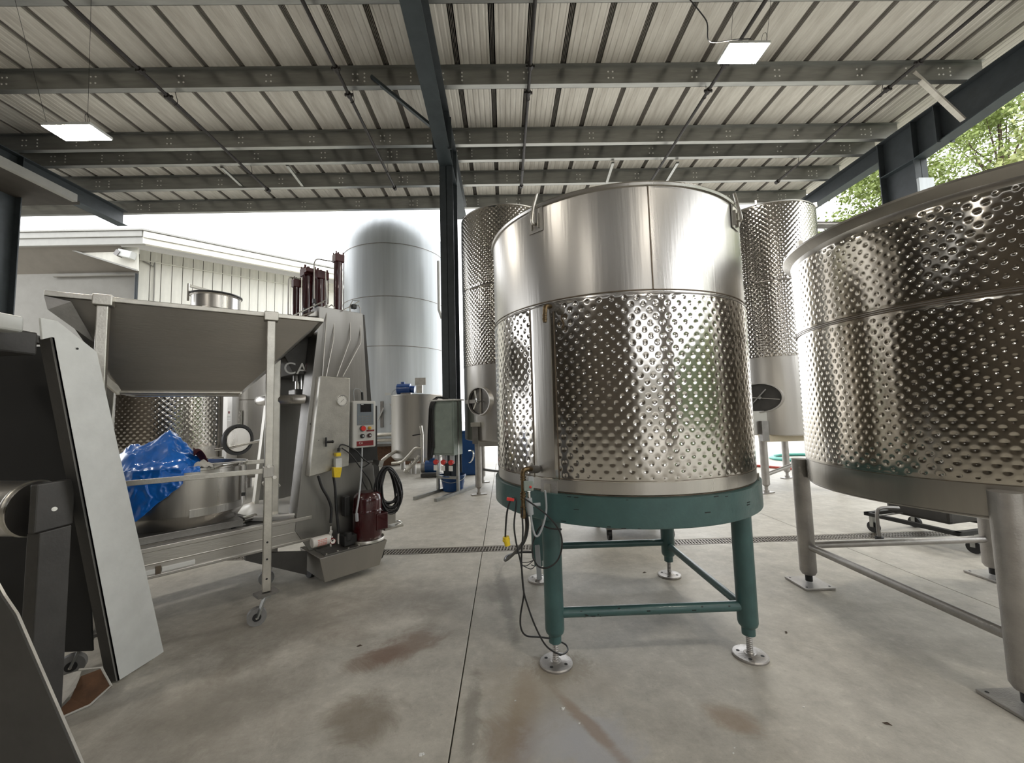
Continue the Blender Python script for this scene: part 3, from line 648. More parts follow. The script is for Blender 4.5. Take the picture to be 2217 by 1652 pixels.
def tk_legs(t, h, zt, zf=0):
    for sx, sy in ((-1, -1), (-1, 1), (1, -1), (1, 1)):
        x, y = sx*h[0], sy*h[1]
        lg = MB().lathe([(0, zt), (.065, zt), (.065, .16), (.03, .12), (.03, .03), (0, .03)], (x, y, 0), 20).build('leg', 'steel_leg', t, smooth=True)
        MB().box((x, y, .01), (.30, .10, .018), rz=.35).build('foot_plate', 'steel_leg', lg)
        MB().cyl((x, y, .02), (x, y, .06), .045, n=14).build('foot_collar', 'steel_leg', lg)
tA, mw, ce, nr, tn = back_tank((.12, 8.49), .97, (1.05, 2.52, 4.10, 5.68), 'tall dimpled storage tank with a round hatch, right of the middle column', (1041, 868), (.275, .275), dd=.008)
tk_legs(tA, (.66, .66), 1.0)
MB().bar(ce+nr*.03-Vector((0, 0, .27)), ce+nr*.03+Vector((0, 0, .27)), .035, .02).build('hatch_bar', 'steel_edge', mw)
MB().bar(ce-tn*.36+nr*.06, ce+nr*.06-tn*.02, .03, .07).build('hinge_arm', 'steel_soft', mw)
MB().cyl(ce+nr*.02, ce+nr*.16, .022, n=12).build('hatch_screw', 'chrome', mw)
MB().tube([ce+nr*.12+Vector((0, 0, .20))+tn*-.06, ce+nr*.15+tn*-.01, ce+nr*.13-tn*.09-Vector((0, 0, .15))], .016, 8, sub=4).build('hatch_handle', 'chrome', mw, smooth=True)
MB().bb((-.72, -.72, .93), (.72, -.60, 1.06)).build('front_beam', 'steel_soft', tA); MB().bb((-.72, -.7, .93), (-.60, .7, 1.06)).build('side_beam', 'steel_soft', tA)
MB().box((-.70, -.76, 1.16), (.11, .10, .34)).build('leg_bracket', 'steel_dark', tA)
MB().bb((-.78, -.84, 1.32), (-.60, -.72, 1.40)).build('bracket_cap', 'steel_edge', tA)
MB().cyl((-.62, .60, .30), (.62, -.62, .30), .03, n=12).build('cross_brace', 'steel_leg', tA, smooth=True)
for k in range(5): MB().cyl((-.9+k*.06, -.25-k*.02, 5.70), (-.9+k*.06, -.25-k*.02, 5.78), .012, n=8).build('rim_bolt', 'steel_dark', tA)
tB, mw, ce, nr, tn = back_tank((5.36, 7.87), .95, (1.05, 2.46, 3.86, 5.34), 'tall dimpled storage tank with an oval hatch, between the two near tanks', (1668, 860), (.36, .27), 'machine_d', .006)  # dark door colour paints the shade of the hatch's recessed interior
tk_legs(tB, (.68, .68), 1.0)
MB().bar(ce+nr*.04-tn*.15-Vector((0, 0, .13)), ce+nr*.04+tn*.1+Vector((0, 0, .15)), .035, .02).build('hatch_handle', 'chrome', mw)
MB().bar(ce+nr*.03-tn*.34+Vector((0, 0, .03)), ce+nr*.03+tn*.3-Vector((0, 0, .04)), .015, .012).build('hatch_rod', 'steel_edge', mw)
MB().cyl(ce+nr*.0, ce+nr*.09, .03, n=12).build('hatch_hub', 'chrome', mw)
MB().bb((-.72, -.74, .92), (.72, -.62, 1.05)).build('front_beam', 'tan', tB)
MB().box((-.70, -.76, 1.12), (.12, .10, .36)).build('leg_bracket', 'steel_dark', tB)
MB().bb((-.86, -.73, 1.06), (-.48, -.71, 1.48)).build('bracket_frame', 'steel_soft', tB)
MB().cyl((-.62, -.62, .32), (.62, -.1, .52), .035, n=14).build('cross_brace', 'steel_leg', tB, smooth=True)
MB().tube([(.70, -.2, 5.2), (.95, -.15, 5.22), (2.2, .1, 5.30), (2.5, .2, 5.26), (2.6, .2, 5.0)], .07, 12, sub=4).build('vent_pipe', 'steel_dark', tB, smooth=True)
for a in (-125, -45):
    an = math.radians(a); MB().box((.95*math.cos(an), .95*math.sin(an), 5.37), (.06, .03, .09), rz=an).build('rim_clip', 'steel_edge', tB)

# --- tank behind the hopper with cone top
cT = (-5.75, 7.0); RT = .93
tC = empty('wine_tank', (*cT, 0), label='dimpled stainless tank with a lidded neck, behind the hopper', cat='tank')
dimples('dimple_jacket', RT, 1.16, 3.0, 'steel_dimple', tC, step=.0100, depth=.0042, a=.0155, pu=.085, pv=.092)
MB().lathe([(RT, 3.0), (RT, 3.1), (RT-.03, 3.16)], n=80).build('shoulder', 'steel', tC, smooth=True)
MB().lathe([(RT, 1.16), (RT, .75), (RT-.04, .70), (0, .66)], n=80).build('lower_shell', 'steel', tC, smooth=True)
nk = plane(468, 640, (*cT, 0), (0, 1, 0)); nx = nk.x-cT[0]
co_ = MB(); nn = 48; zc0, zc1 = 3.16, 3.50
V0 = [(math.cos(2*PI*i/nn)*(RT-.03), math.sin(2*PI*i/nn)*(RT-.03), zc0) for i in range(nn)]; V1 = [(nx+math.cos(2*PI*i/nn)*.37, math.sin(2*PI*i/nn)*.37, zc1) for i in range(nn)]
co_.add(V0+V1, [(i, (i+1) % nn, nn+(i+1) % nn, nn+i) for i in range(nn)]); co_.build('cone_top', 'steel', tC, smooth=True)
nkp = MB().lathe([(.35, 3.46), (.35, 3.72), (.37, 3.74), (.38, 3.76), (.36, 3.77), (0, 3.78)], (nx, 0, 0), 40).build('manway_neck', 'steel', tC, smooth=True)
MB().lathe([(.365, 3.74), (.39, 3.75), (.39, 3.77), (.365, 3.78)], (nx, 0, 0), 40).build('neck_gasket', 'black', nkp, smooth=True)
MB().bar((nx-.25, -.3, 3.88), (nx+.15, .1, 3.80), .05, .04).build('lid_lever', 'steel_edge', nkp); MB().bar((nx-.22, -.34, 3.60), (nx-.22, -.34, 3.90), .025, .02).build('lid_catch', 'steel_edge', nkp)
pz = [plane(x, y, (*cT, 0), (0, 1, 0)) for x, y in ((481, 850), (481, 985))]
def face_ang(px, R, c):  # angle on the shell seen at this pixel column
    d = ray(px, 900); a_ = d.x**2+d.y**2; b_ = -2*(d.x*c[0]+d.y*c[1]); c2 = c[0]**2+c[1]**2-R*R; t_ = (-b_-max(0, b_*b_-4*a_*c2)**.5)/(2*a_); return math.atan2(d.y*t_-c[1], d.x*t_-c[0])
a1 = face_ang(481, RT, cT); d = Vector((math.cos(a1), math.sin(a1), 0)); MB().bar(d*(RT+.03)+Vector((0, 0, .8)), d*(RT+.03)+Vector((0, 0, 2.2)), .09, .05, upv=d).build('jacket_channel', 'steel_soft', tC)
curved_plate(RT, math.degrees(face_ang(490, RT, cT)), math.degrees(face_ang(523, RT, cT))+30, 1.15, 2.9, .012).build('smooth_panel', 'steel', tC)
a2 = face_ang(495, RT+.02, cT); d = Vector((math.cos(a2), math.sin(a2), 0)); zl = EYE+(890-885)/F*6.3
lb = MB().box(d*(RT+.02)+Vector((0, 0, 1.66)), (.10, .006, .20), rz=a2+PI/2).build('paper_label', 'white', tC)
MB().box(d*(RT+.025)+Vector((0, 0, 1.71)), (.035, .006, .04), rz=a2+PI/2).build('label_mark', 'dkred', lb)
for k in range(3): MB().box(d*(RT+.025)+Vector((0, 0, 1.64-k*.025)), (.07, .004, .004), rz=a2+PI/2).build('label_line', 'steel_dark', lb)
for sx in (-1, 1):
    for sy in (-1, 1): MB().cyl((sx*.62, sy*.62, 0), (sx*.62, sy*.62, .8), .06, n=14).build('leg', 'steel_leg', tC, smooth=True)
# open hatch with black gasket
hp = atY(515, 952, 5.9); hd = empty('open_hatch_door', (0, 0, 0)); hd.parent = tC
bpy.data.objects.remove(hd)
hl = hp-Vector((*cT, 0)); ax = Vector((.93, -.37, 0))
MB().lathe([(0, .03), (.17, .025), (.19, 0), (.17, -.03), (0, -.03)], hl, 36, axis=ax).build('hatch_door', 'steel', tC, smooth=True)
MB().lathe([(.185, -.02), (.225, -.015), (.225, .02), (.185, .02), (.185, -.02)], hl, 36, axis=ax).build('hatch_gasket', 'black', tC, smooth=True)
MB().tube([hl+Vector((-.25, -.1, -.13)), hl+Vector((0, -.12, -.10)), hl+Vector((.30, -.05, -.03)), hl+Vector((.42, 0, -.02))], .018, 8, sub=4).build('hatch_arm', 'chrome', tC, smooth=True)

# --- plain tank behind the press with polished panel and valve
pc = atY(560, 900, 9.0); tD = empty('receiver_tank', (pc.x, pc.y, 0), label='plain stainless tank with a bright polished panel, seen past the hopper leg', cat='tank')
MB().lathe([(0, 3.0), (.85, 2.85), (.9, 2.8), (.9, .45), (.85, .4), (0, .35)], n=64).build('shell', 'steel_soft', tD, smooth=True)
ring_seam(tD, .9, EYE+(882-843)/F*8.2, 'weld', .006)
MB().box((.02, -.93, 1.55), (.42, .03, .42)).build('polished_panel', 'chrome', tD)
MB().cyl((-.28, -.96, 1.60), (0, -1.0, 1.61), .022, n=12).box((-.2, -.98, 1.60), (.03, .06, .16)).build('sample_valve', 'chrome', tD)
MB().cyl((.1, -.9, 1.15), (.1, -1.0, 1.15), .05, n=16).build('drain_port', 'black', tD)
for a in (45, 135, 225, 315): MB().cyl((.7*math.cos(math.radians(a)), .7*math.sin(math.radians(a)), 0), (.7*math.cos(math.radians(a)), .7*math.sin(math.radians(a)), .5), .06, n=12).build('leg', 'steel_leg', tD)

# --- insulated silo
sc = (-3.82, 14.1); RS = 1.76
si = empty('silo', (*sc, 0), label='very tall pale grey domed silo behind the press', cat='silo')
MB().lathe([(RS, .7)]+[(RS*math.cos(t_), 7.2+1.68*math.sin(t_)) for t_ in [PI/2*k/14 for k in range(15)]], n=80).build('shell', 'silo', si, smooth=True)
for y_ in (525, 640, 748): ring_seam(si, RS, atY(852, y_, sc[1]-RS).z, 'weld_l', .012, h=.012)
MB().lathe([(RS, .7), (RS-.05, .62), (0, .60)], n=64).build('base_dish', 'steel_dark', si, smooth=True)
MB().lathe([(1.4, .6), (1.4, 0)], n=48).build('skirt', 'cardboard', si, smooth=True)
pw = atY(949, 560, sc[1]-1.3)-Vector((*sc, 0)); pq = atY(957, 690, sc[1]-1.3)-Vector((*sc, 0))
MB().tube([Vector((pw.x, pw.y, 6.6)), Vector((pw.x, pw.y, pq.z+.3)), Vector((pq.x, pq.y, pq.z))], .05, 8).build('drain_pipe', 'white', si, smooth=True)
mq = atY(828, 897, sc[1]-RS-.03)-Vector((*sc, 0))
mh = MB().lathe([(0, .02), (.33, .02), (.36, .05), (.39, .05), (.40, 0)], mq+Vector((0, .1, 0)), 40, axis=(0, -1, 0)).build('manway_door', 'steel', si, smooth=True)
MB().bar(mq+Vector((-.02, .02, -.4)), mq+Vector((-.02, .02, .4)), .09, .05).build('door_bar', 'steel_dark', mh); MB().bar(mq+Vector((-.12, -.06, -.18)), mq+Vector((.06, -.06, .2)), .05, .04).build('door_handle', 'chrome', mh)
MB().box(mq+Vector((.05, .05, .62)), (.4, .03, .08)).build('name_plate', 'machine', si)
MB().tube([mq+Vector((-.6, -.1, -1.5)), mq+Vector((-.4, -.2, -.75)), mq+Vector((-.1, -.25, -.62)), mq+Vector((.5, -.2, -.6))], .06, 10, sub=4).build('outlet_pipe', 'steel_edge', si, smooth=True)
MB().tube([mq+Vector((-.5, -.3, -.85)), mq+Vector((-.2, -.3, -.78)), mq+Vector((.5, -.2, -.78))], .05, 10, sub=3).build('outlet_pipe', 'steel_edge', si, smooth=True)

# --- small mixing tank
mc = atY(905, 900, 11.4); RM = .73
mt = empty('mixing_tank', (mc.x, mc.y, 0), label='small plain grey mixing tank with a blue motor on its lid, before the silo', cat='tank')
ztp = atY(905, 853, mc.y-RM).z
MB().lathe([(0, ztp+.01), (RM, ztp), (RM+.012, ztp-.02), (RM, ztp-.04), (RM, .42), (RM-.08, .34), (0, .25)], n=72).build('shell', 'steel_soft', mt, smooth=True)
mo = MB().cyl((-.55, -.1, ztp+.18), (-.18, -.1, ztp+.18), .15, n=20).build('motor', 'motorblue', mt, smooth=True); MB().cyl((-.26, -.1, ztp+.18), (-.06, -.1, ztp+.16), .10, n=16).build('motor_flange', 'motorblue', mo); MB().box((-.3, -.1, ztp+.04), (.28, .2, .08)).build('motor_foot', 'steel_dark', mo)
MB().cyl((-.40, -.1, ztp+.30), (-.40, -.1, ztp+.38), .06, n=12).build('terminal_box', 'motorblue', mo)
MB().tube([(-.55, -.1, ztp+.2), (-.68, -.1, ztp+.12), (-.72, -.1, ztp-.02)], .012, 6, sub=4).build('motor_lead', 'tube', mo)
MB().box((.10, -.2, ztp+.16), (.16, .12, .22)).build('gear_unit', 'steel_edge', mt); MB().box((.12, -.2, ztp+.38), (.30, .03, .20)).build('sign_plate', 'carton', mt)
for a in (30, 150, 270): MB().cyl((.6*math.cos(math.radians(a)), .6*math.sin(math.radians(a)), 0), (.6*math.cos(math.radians(a)), .6*math.sin(math.radians(a)), .45), .07, n=12).build('leg', 'steel_soft', mt)
pk = lambda x, y, Y=10.5: atY(x, y, Y)-Vector((mc.x, mc.y, 0))
vp = MB().tube([pk(911, 922), pk(914, 940), pk(914, 1026)], .04, 10).build('riser_pipe', 'steel_edge', mt, smooth=True)
MB().bar(pk(893, 943), pk(917, 939), .03, .03).build('valve_lever', 'black', vp)
MB().tube([pk(914, 970), pk(900, 970), pk(888, 983), pk(870, 1000), pk(848, 1003)], .04, 10, sub=3).build('branch_pipe', 'steel_edge', mt, smooth=True)
MB().tube([pk(858, 977, 10.9), pk(840, 987), pk(828, 997)], .045, 10, sub=2).build('branch_pipe', 'steel_edge', mt, smooth=True)
MB().tube([pk(908, 987), pk(897, 1003), pk(876, 1022)], .05, 10, sub=2).build('drain_pipe', 'steel_edge', mt, smooth=True)
for k in range(3): MB().cyl(pk(903-k*11, 993+k*12), pk(901-k*11, 996+k*12), .07, n=12).build('pipe_clamp', 'steel_edge', mt)
# pump on floor
pm_ = atY(932, 1015, 10.2); pp = empty('pump', (pm_.x, pm_.y, 0), label='small dark blue pump on the floor beside the mixing tank', cat='pump')
MB().cyl((-.12, 0, .26), (.22, 0, .26), .15, n=18).build('motor', 'blue', pp, smooth=True); MB().cyl((-.22, 0, .24), (-.12, 0, .24), .13, n=18).build('pump_head', 'steel_dark', pp, smooth=True)
MB().box((.03, 0, .05), (.5, .3, .08)).build('base', 'machine_d', pp, bevel=.01); MB().box((.05, 0, .43), (.14, .12, .08)).build('terminal_box', 'blue', pp)

# --- electrical cabinet on skids
cc = atY(968, 930, 8.12); cab = empty('electrical_cabinet', (cc.x, cc.y, 0), math.radians(-26), label='grey-green electrical cabinet with coiled cables standing on steel skids', cat='cabinet')
zc0, zc1 = .76, 1.84
MB().bb((-.26, -.16, zc0), (.26, .16, zc1)).build('body', 'cab', cab, bevel=.008)
MB().bb((-.30, -.20, zc1), (.30, .19, zc1+.03)).build('roof_plate', 'machine', cab)
MB().bb((-.235, -.175, zc0+.04), (.235, -.16, zc1-.06)).build('door', 'cab', cab, bevel=.004)
MB().box((-.29, -.05, 1.42), (.05, .06, .30)).build('switch_handle', 'red', cab, bevel=.01)
for k in range(3):
    x = -.18+k*.18; so = MB().cyl((x, -.10, zc0-.16), (x, -.10, zc0), .05, n=14).build('socket', 'tube', cab, smooth=True)
    MB().cyl((x, -.17, zc0-.14), (x, -.09, zc0-.12), .05, n=14).build('socket_lid', 'red', so); MB().box((x, -.16, zc0-.25), (.085, .01, .10)).build('paper_tag', 'white', so)
for x in (-.24, .24):
    MB().bb((x-.025, -.02, .05), (x+.025, .03, zc1)).build('post', 'galv', cab); MB().bb((x-.03, -.75, 0), (x+.03, .85, .055)).build('skid', 'galv', cab)
MB().bb((-.26, -.02, .28), (.26, .03, .33)).build('cross_bar', 'galv', cab)
cbm = MB()
for k in range(6):
    x = -.24+.018*k
    cbm.tube([(x-.04, -.19, 1.0-.02*k), (x-.05, -.20, 1.5), (x-.02, -.20, 1.78), (x+.06, -.14, 1.90+.01*(k % 3)), (x+.13, -.02, 1.90), (x+.15, .12, 1.88)], .014, 7, sub=4)
    if k % 2 == 0: cbm.tube([(x-.04, -.19, 1.0-.02*k), (x-.07, -.19, .72), (x-.10, -.19, .70+.02*k), (x-.07, -.21, 1.2), (x-.03, -.215, 1.7)], .015, 7, sub=4)
co2 = cbm.build('draped_cables', 'black', None, smooth=True); co2.location = cab.location; co2.rotation_euler = cab.rotation_euler
tag(co2, 'bundle of thick black cable draped over the grey-green cabinet', 'cable')
# blue drum and bucket
bp = fl(1013, 1030); bt = empty('blue_bin', (bp.x+.03, bp.y+.25, 0), label='tall square dark blue plastic bin behind the cabinet', cat='bin')
MB().prism([(-.22, -.2, 0), (.22, -.2, 0), (.22, .2, 0), (-.22, .2, 0)], (0, 0, 1.08)).build('body', 'blue', bt, bevel=.03)
MB().bb((-.24, -.22, 1.08), (.24, .22, 1.13)).build('lid', 'blue', bt, bevel=.02)
MB().tube([(.0, -.24, .62), (.1, -.27, .62), (.12, -.27, .48), (.05, -.25, .34), (.0, -.24, .33)], .02, 8, sub=3).build('spout', 'chrome', bt, smooth=True)
bp = fl(981, 1062); bk = empty('blue_bucket', (bp.x, bp.y, 0), label='low round blue bucket on the floor under the cabinet', cat='bucket')
MB().lathe([(.0, .01), (.20, .01), (.25, .30), (.27, .31), (.26, .33), (.235, .30), (.19, .03), (0, .03)], n=32).build('body', 'blue', bk, smooth=True)
MB().tube([(-.26, 0, .30), (-.2, -.18, .24), (0, -.27, .2), (.2, -.18, .24), (.26, 0, .30)], .006, 6, sub=4).build('handle', 'galv', bk)

# --- low bin behind the teal stand
bn = empty('steel_bin', (1.62, 5.25, 0), label='low stainless bin on black casters, glimpsed under the teal stand', cat='bin')
MB().prism([(-.45, -.35, .22), (.45, -.35, .22), (.50, -.35, .62), (-.50, -.35, .62)], (0, .7, 0)).build('body', 'steel_soft', bn)
MB().bb((-.42, -.34, .13), (.42, -.28, .21)).build('base_rail', 'steel_dark', bn); MB().bb((-.42, .28, .13), (.42, .34, .21)).build('base_rail', 'steel_dark', bn)
MB().prism([(-.75, -.36, .60), (-.46, -.36, .20), (-.46, -.36, .62)], (0, .5, 0)).build('chute', 'steel_dark', bn)
for sx in (-1, 1):
    for sy in (-1, 1): MB().cyl((sx*.38-.02, sy*.3, .06), (sx*.38+.02, sy*.3, .06), .06, n=14).bb((sx*.38-.03, sy*.3-.02, .06), (sx*.38+.03, sy*.3+.02, .14)).build('caster', 'black', bn)

# --- cart behind the right tank
cp = fl(2105, 1203); ct = empty('wheeled_cart', (4.75, 4.55, 0), math.radians(12), label='dark wheeled hose cart half hidden behind the right-hand tank legs', cat='cart')
MB().bb((-.25, -.45, .20), (.55, -.40, .24)).bb((-.25, .40, .20), (.55, .45, .24)).bb((-.25, -.45, .20), (-.20, .45, .24)).bb((.5, -.45, .20), (.55, .45, .24)).build('frame', 'blackm', ct)
MB().bb((-.1, -.3, .26), (.5, .3, .42)).build('motor_block', 'machine_d', ct, bevel=.03)
for x, y in ((-.18, .40), (.0, -.42), (.5, .40), (.5, -.42)):
    wh = MB().cyl((x-.02, y, .065), (x+.02, y, .065), .065, n=18).build('wheel', 'black', ct, smooth=True); MB().bb((x-.035, y-.02, .065), (x+.035, y+.02, .20)).build('fork', 'galv', wh)
MB().tube([(-.20, .1, .36), (-.36, .16, .36), (-.42, .18, .30), (-.42, .18, .02)], .018, 8, sub=4).build('prop_leg', 'steel_dark', ct, smooth=True); MB().cyl((-.42, .18, 0), (-.42, .18, .035), .04, n=12).build('rubber_foot', 'black', ct)
MB().bar((-.40, .18, .27), (.1, .1, .30), .012, .012).build('tie_rod', 'steel_dark', ct)

# --- hoses on the yard
hp = fl(1700, 1005); hg = MB()
def coil(cx, cy, R, n, r, z=0):
    pts = []
    for k in range(n*16+1):
        t_ = k/16; rr = R*(1-.05*t_); pts.append((cx+rr*math.cos(2*PI*t_), cy+rr*.8*math.sin(2*PI*t_), r+z+.02*t_))
    return pts
o = MB().tube(coil(0, 0, 1.0, 2, .035), .035, 8).build('garden_hose', 'hoseg', None, smooth=True); p = fl(1722, 998); o.location = (p.x+.6, p.y+.3, -.01); tag(o, 'thick turquoise hose coiled on the bright yard past the tanks', 'hose')
p = fl(1690, 1015); o = MB().tube([(-.9, .5, .035), (-.3, .35, .035), (.2, -.3, .035), (1.2, -.7, .035), (2.2, -.3, .035)], .035, 8, sub=6).build('red_hose', 'hoser', None, smooth=True); o.location = (p.x, p.y, -.01); tag(o, 'dark red hose lying across the bright yard under the far tank', 'hose')

# ------------------------------------------------------------ hopper stand
HR = (-2.98, 2.62); hang = math.atan2(.547, .837); hd_ = Vector((.837, .547, 0)); hn = Vector((-.547, .837, 0))
hop = empty('receiving_hopper', (*HR, 0), hang, label='wide stainless hopper on tall wheeled legs over the press basket', cat='hopper')
H0 = Vector((*HR, 0))
def HL(px, py, y):
    p = plane(px, py, H0+hn*y, hn)-H0; return Vector((p.dot(hd_), y, p.z))
A = HL(107, 636, 0); B = HL(695, 694, 0); Cc = HL(520, 850, .34); Dd = HL(260, 850, .34); zr = 2.455; WY = 1.15
x0, x1 = A.x, B.x; zb_ = (Cc.z+Dd.z)/2; bx0, bx1 = Dd.x, Cc.x
V = [(x0, 0, zr), (x1, 0, zr), (x1, WY, zr), (x0, WY, zr), (bx0, .34, zb_), (bx1, .34, zb_), (bx1, .80, zb_), (bx0, .80, zb_)]
th = .004
V2 = [(x0+.01, .01, zr), (x1-.01, .01, zr), (x1-.01, WY-.01, zr), (x0+.01, WY-.01, zr), (bx0+.008, .345, zb_), (bx1-.008, .345, zb_), (bx1-.008, .79, zb_), (bx0+.008, .79, zb_)]
for nm, q_ in (('front_panel', (0, 1, 5, 4)), ('right_panel', (1, 2, 6, 5)), ('back_panel', (2, 3, 7, 6)), ('left_panel', (3, 0, 4, 7))):
    b = MB(); vs = [V[i] for i in q_]+[V2[i] for i in q_]; b.add(vs, [(0, 1, 2, 3), (7, 6, 5, 4), (0, 4, 5, 1), (1, 5, 6, 2), (2, 6, 7, 3), (3, 7, 4, 0)]); b.build(nm, 'steel_sheet', hop)
MB().bb((x0-.02, -.02, zr-.02), (x1+.02, .015, zr+.015)).bb((x0-.02, WY-.015, zr-.02), (x1+.02, WY+.02, zr+.015)).bb((x0-.02, 0, zr-.02), (x0+.015, WY, zr+.015)).bb((x1-.015, 0, zr-.02), (x1+.02, WY, zr+.015)).build('rim', 'steel_edge', hop, bevel=.004)
MB().prism([(x0-.02, -.015, zr-.02), (x0-.0, -.015, zr-.11), (x0+.20, .10, zr-.30), (x0+.10, 0, zr-.04)], (.0, .5, 0)).build('end_gusset', 'steel_dark', hop)
MB().cyl((bx0, .335, zb_), (bx1, .335, zb_), .014, n=10).cyl((bx0, .80, zb_), (bx1, .80, zb_), .014, n=10).cyl((bx0, .335, zb_), (bx0, .80, zb_), .014, n=10).cyl((bx1, .335, zb_), (bx1, .80, zb_), .014, n=10).build('outlet_edge', 'steel_edge', hop, smooth=True)
sl = MB().bar((bx0-.17, .10, zb_+.22), (bx0, .34, zb_), .02, .05); sl.build('outlet_slide', 'steel_edge', hop)
LX = [HL(225, 660, -.03).x, HL(587, 700, -.03).x]
for k, lx in enumerate(LX):
    for ly in (-.035, .80):
        if ly > 0: lx = (.15, 1.35)[k]
        else: lx = LX[k]
        zt_ = zr-.06
        lg = MB().bb((lx-.03, ly-.03, .24), (lx+.03, ly+.03, zt_)).build('leg', 'steel_edge', hop, bevel=.006)
        MB().bb((lx-.05, ly-.045, zt_), (lx+.05, ly+.045, zt_+.075)).build('leg_cap', 'steel_edge', lg, bevel=.006)
        for z in (.34, .49, .62): MB().cyl((lx, ly-.0305, z), (lx, ly-.0315, z), .008, n=10).build('pin_hole', 'blackm', lg)
        pl_ = MB().box((lx, ly, .225), (.15, .11, .02), rz=.3).build('caster_plate', 'steel_dark', lg)
        fk = MB().bar((lx-.005, ly-.03, .215), (lx-.06, ly-.04, .07), .05, .012).bar((lx-.005, ly+.03, .215), (lx-.06, ly+.035, .07), .05, .012).cyl((lx, ly, .19), (lx, ly, .215), .035, n=14).build('caster_fork', 'galv', lg)
        wl = MB().cyl((lx-.06, ly-.024, .066), (lx-.06, ly+.024, .066), .066, n=24).build('caster_wheel', 'tyre', lg, smooth=True)
        MB().cyl((lx-.06, ly-.028, .066), (lx-.06, ly+.028, .066), .030, n=18).build('wheel_hub', 'black', lg)
        MB().cyl((lx-.06, ly-.045, .066), (lx-.06, ly+.045, .066), .009, n=10).build('axle_bolt', 'chrome', lg)
zx = 1.175
MB().bb((LX[0]-.02, -.05, zx-.018), (LX[1]+.02, -.015, zx+.018)).build('cross_bar', 'steel_edge', hop, bevel=.003)
MB().bb((.15-.02, .79, zx-.018), (1.35+.02, .83, zx+.018)).build('cross_bar', 'steel_edge', hop, bevel=.003)
cla = MB().bb((LX[1]-.038, -.075, zx-.05), (LX[1]+.038, .01, zx+.035)).build('clamp', 'steel_soft', hop, bevel=.004)
for x, z in ((.0, .06), (.04, -.03)): MB().cyl((LX[1]+x, -.10, zx+z-.02), (LX[1]+x, -.07, zx+z-.02), .014, n=10).build('clamp_bolt', 'chrome', cla)

# ------------------------------------------------------------ basket press
pa = math.radians(46); P0 = Vector((-1.70, 3.80, 0)); pd = Vector((math.cos(pa), math.sin(pa), 0)); pn = Vector((-math.sin(pa), math.cos(pa), 0))
prs = empty('basket_press', tuple(P0), pa, label='stainless hydraulic basket press with maroon cylinders, left of centre', cat='wine press')
def PL(px, py, y=0.3):
    p = plane(px, py, P0+pn*y, pn)-P0; return Vector((p.dot(pd), y, p.z))
# reservoir
MB().add([(-.04, 0, .30), (.64, 0, .30), (.64, .50, .30), (-.04, .50, .30), (.02, .03, .06), (.57, .03, .06), (.57, .47, .06), (.02, .47, .06)], [(0, 1, 5, 4), (1, 2, 6, 5), (2, 3, 7, 6), (3, 0, 4, 7), (0, 3, 2, 1), (4, 5, 6, 7)]).build('oil_reservoir', 'steel_soft', prs, bevel=.006)
MB().bb((.02, .03, .30), (.60, .27, .308)).build('reservoir_lid', 'steel_dark', prs)
for k in range(6): MB().cyl((.04+k*.105, .045, .308), (.04+k*.105, .045, .316), .008, n=8).build('lid_bolt', 'steel_edge', prs)
for x, y in ((.70, .35), (.05, .45)): MB().cyl((x-.03, y, .13), (x+.03, y, .13), .13, n=28).build('wheel', 'black', prs, smooth=True)
MB().prism([(-.04, .30, .30), (-.55, .30, .42), (-.55, .30, .36), (-.04, .30, .08)], (0, .04, 0)).build('foot_gusset', 'machine_d', prs)
# masts
mast = [(.05, 2.60), (.05, 2.73), (.52, 2.73), (.57, 1.77), (.72, .30), (-.02, .30), (-.15, .52)]
def mastmb(y, th_=.02, sh=0): return MB().prism([(s_+sh, y, z_) for s_, z_ in mast], (0, th_, 0))
mastmb(.30).build('near_mast_panel', 'steel_mast', prs, bevel=.004)
MB().prism([(.52, .31, 2.72), (.545, .31, 2.72), (.625, .31, 1.77), (.80, .31, .32), (.72, .31, .32), (.57, .31, 1.77)], (0, .30, 0)).build('mast_side_flange', 'machine_d', prs)
MB().prism([(.05, .32, 2.73), (.05, .32, 2.60), (-.15, .32, .52), (-.13, .32, .52), (.07, .32, 2.60), (.07, .32, 2.73)], (0, .20, 0)).build('mast_side_flange', 'steel_dark', prs)
MB().bb((.05, .322, 2.70), (.52, .52, 2.725)).build('mast_top', 'steel_soft', prs)
mastmb(1.35, .02, -.1).build('far_mast_panel', 'steel_mast', prs, bevel=.004)
MB().prism([(-.07, 1.35, 2.60), (-.26, 1.35, .52), (-.22, 1.35, .52), (-.03, 1.35, 2.60)], (0, -.10, 0)).build('mast_side_flange', 'steel_edge', prs)
# crosshead with CA letters
xh = MB().prism([(-.10, .54, 2.04), (.50, .54, 2.04), (.50, .54, 2.66), (.12, .54, 2.66), (-.22, .54, 2.28)], (0, .70, 0)).build('crosshead', 'machine_d', prs, bevel=.006)
p = PL(641, 799, .53); text('CA', .17, 'white', xh, (p.x, .535, p.z), (PI/2, 0, 0))
MB().cyl((-.02, .70, 1.98), (-.02, .70, 2.04), .035, n=10).cyl((.16, .70, 1.98), (.16, .70, 2.04), .035, n=10).build('head_bolts', 'steel_dark', xh)
p = PL(677, 800, .5); MB().box(p, (.14, .03, .12)).build('cylinder_base', 'maroon', prs)
MB().cyl((.05, .85, 1.84), (.05, .85, 2.05), .035, n=14).cyl((.20, .85, 1.84), (.20, .85, 2.05), .03, n=14).build('ram_rods', 'chrome', prs, smooth=True)
MB().lathe([(0, 1.83), (.40, 1.83), (.44, 1.82), (.455, 1.79), (.455, 1.76), (.44, 1.735), (.40, 1.735), (0, 1.75)], (.10, .85, 0), 56).build('pressing_plate', 'steel', prs, smooth=True)
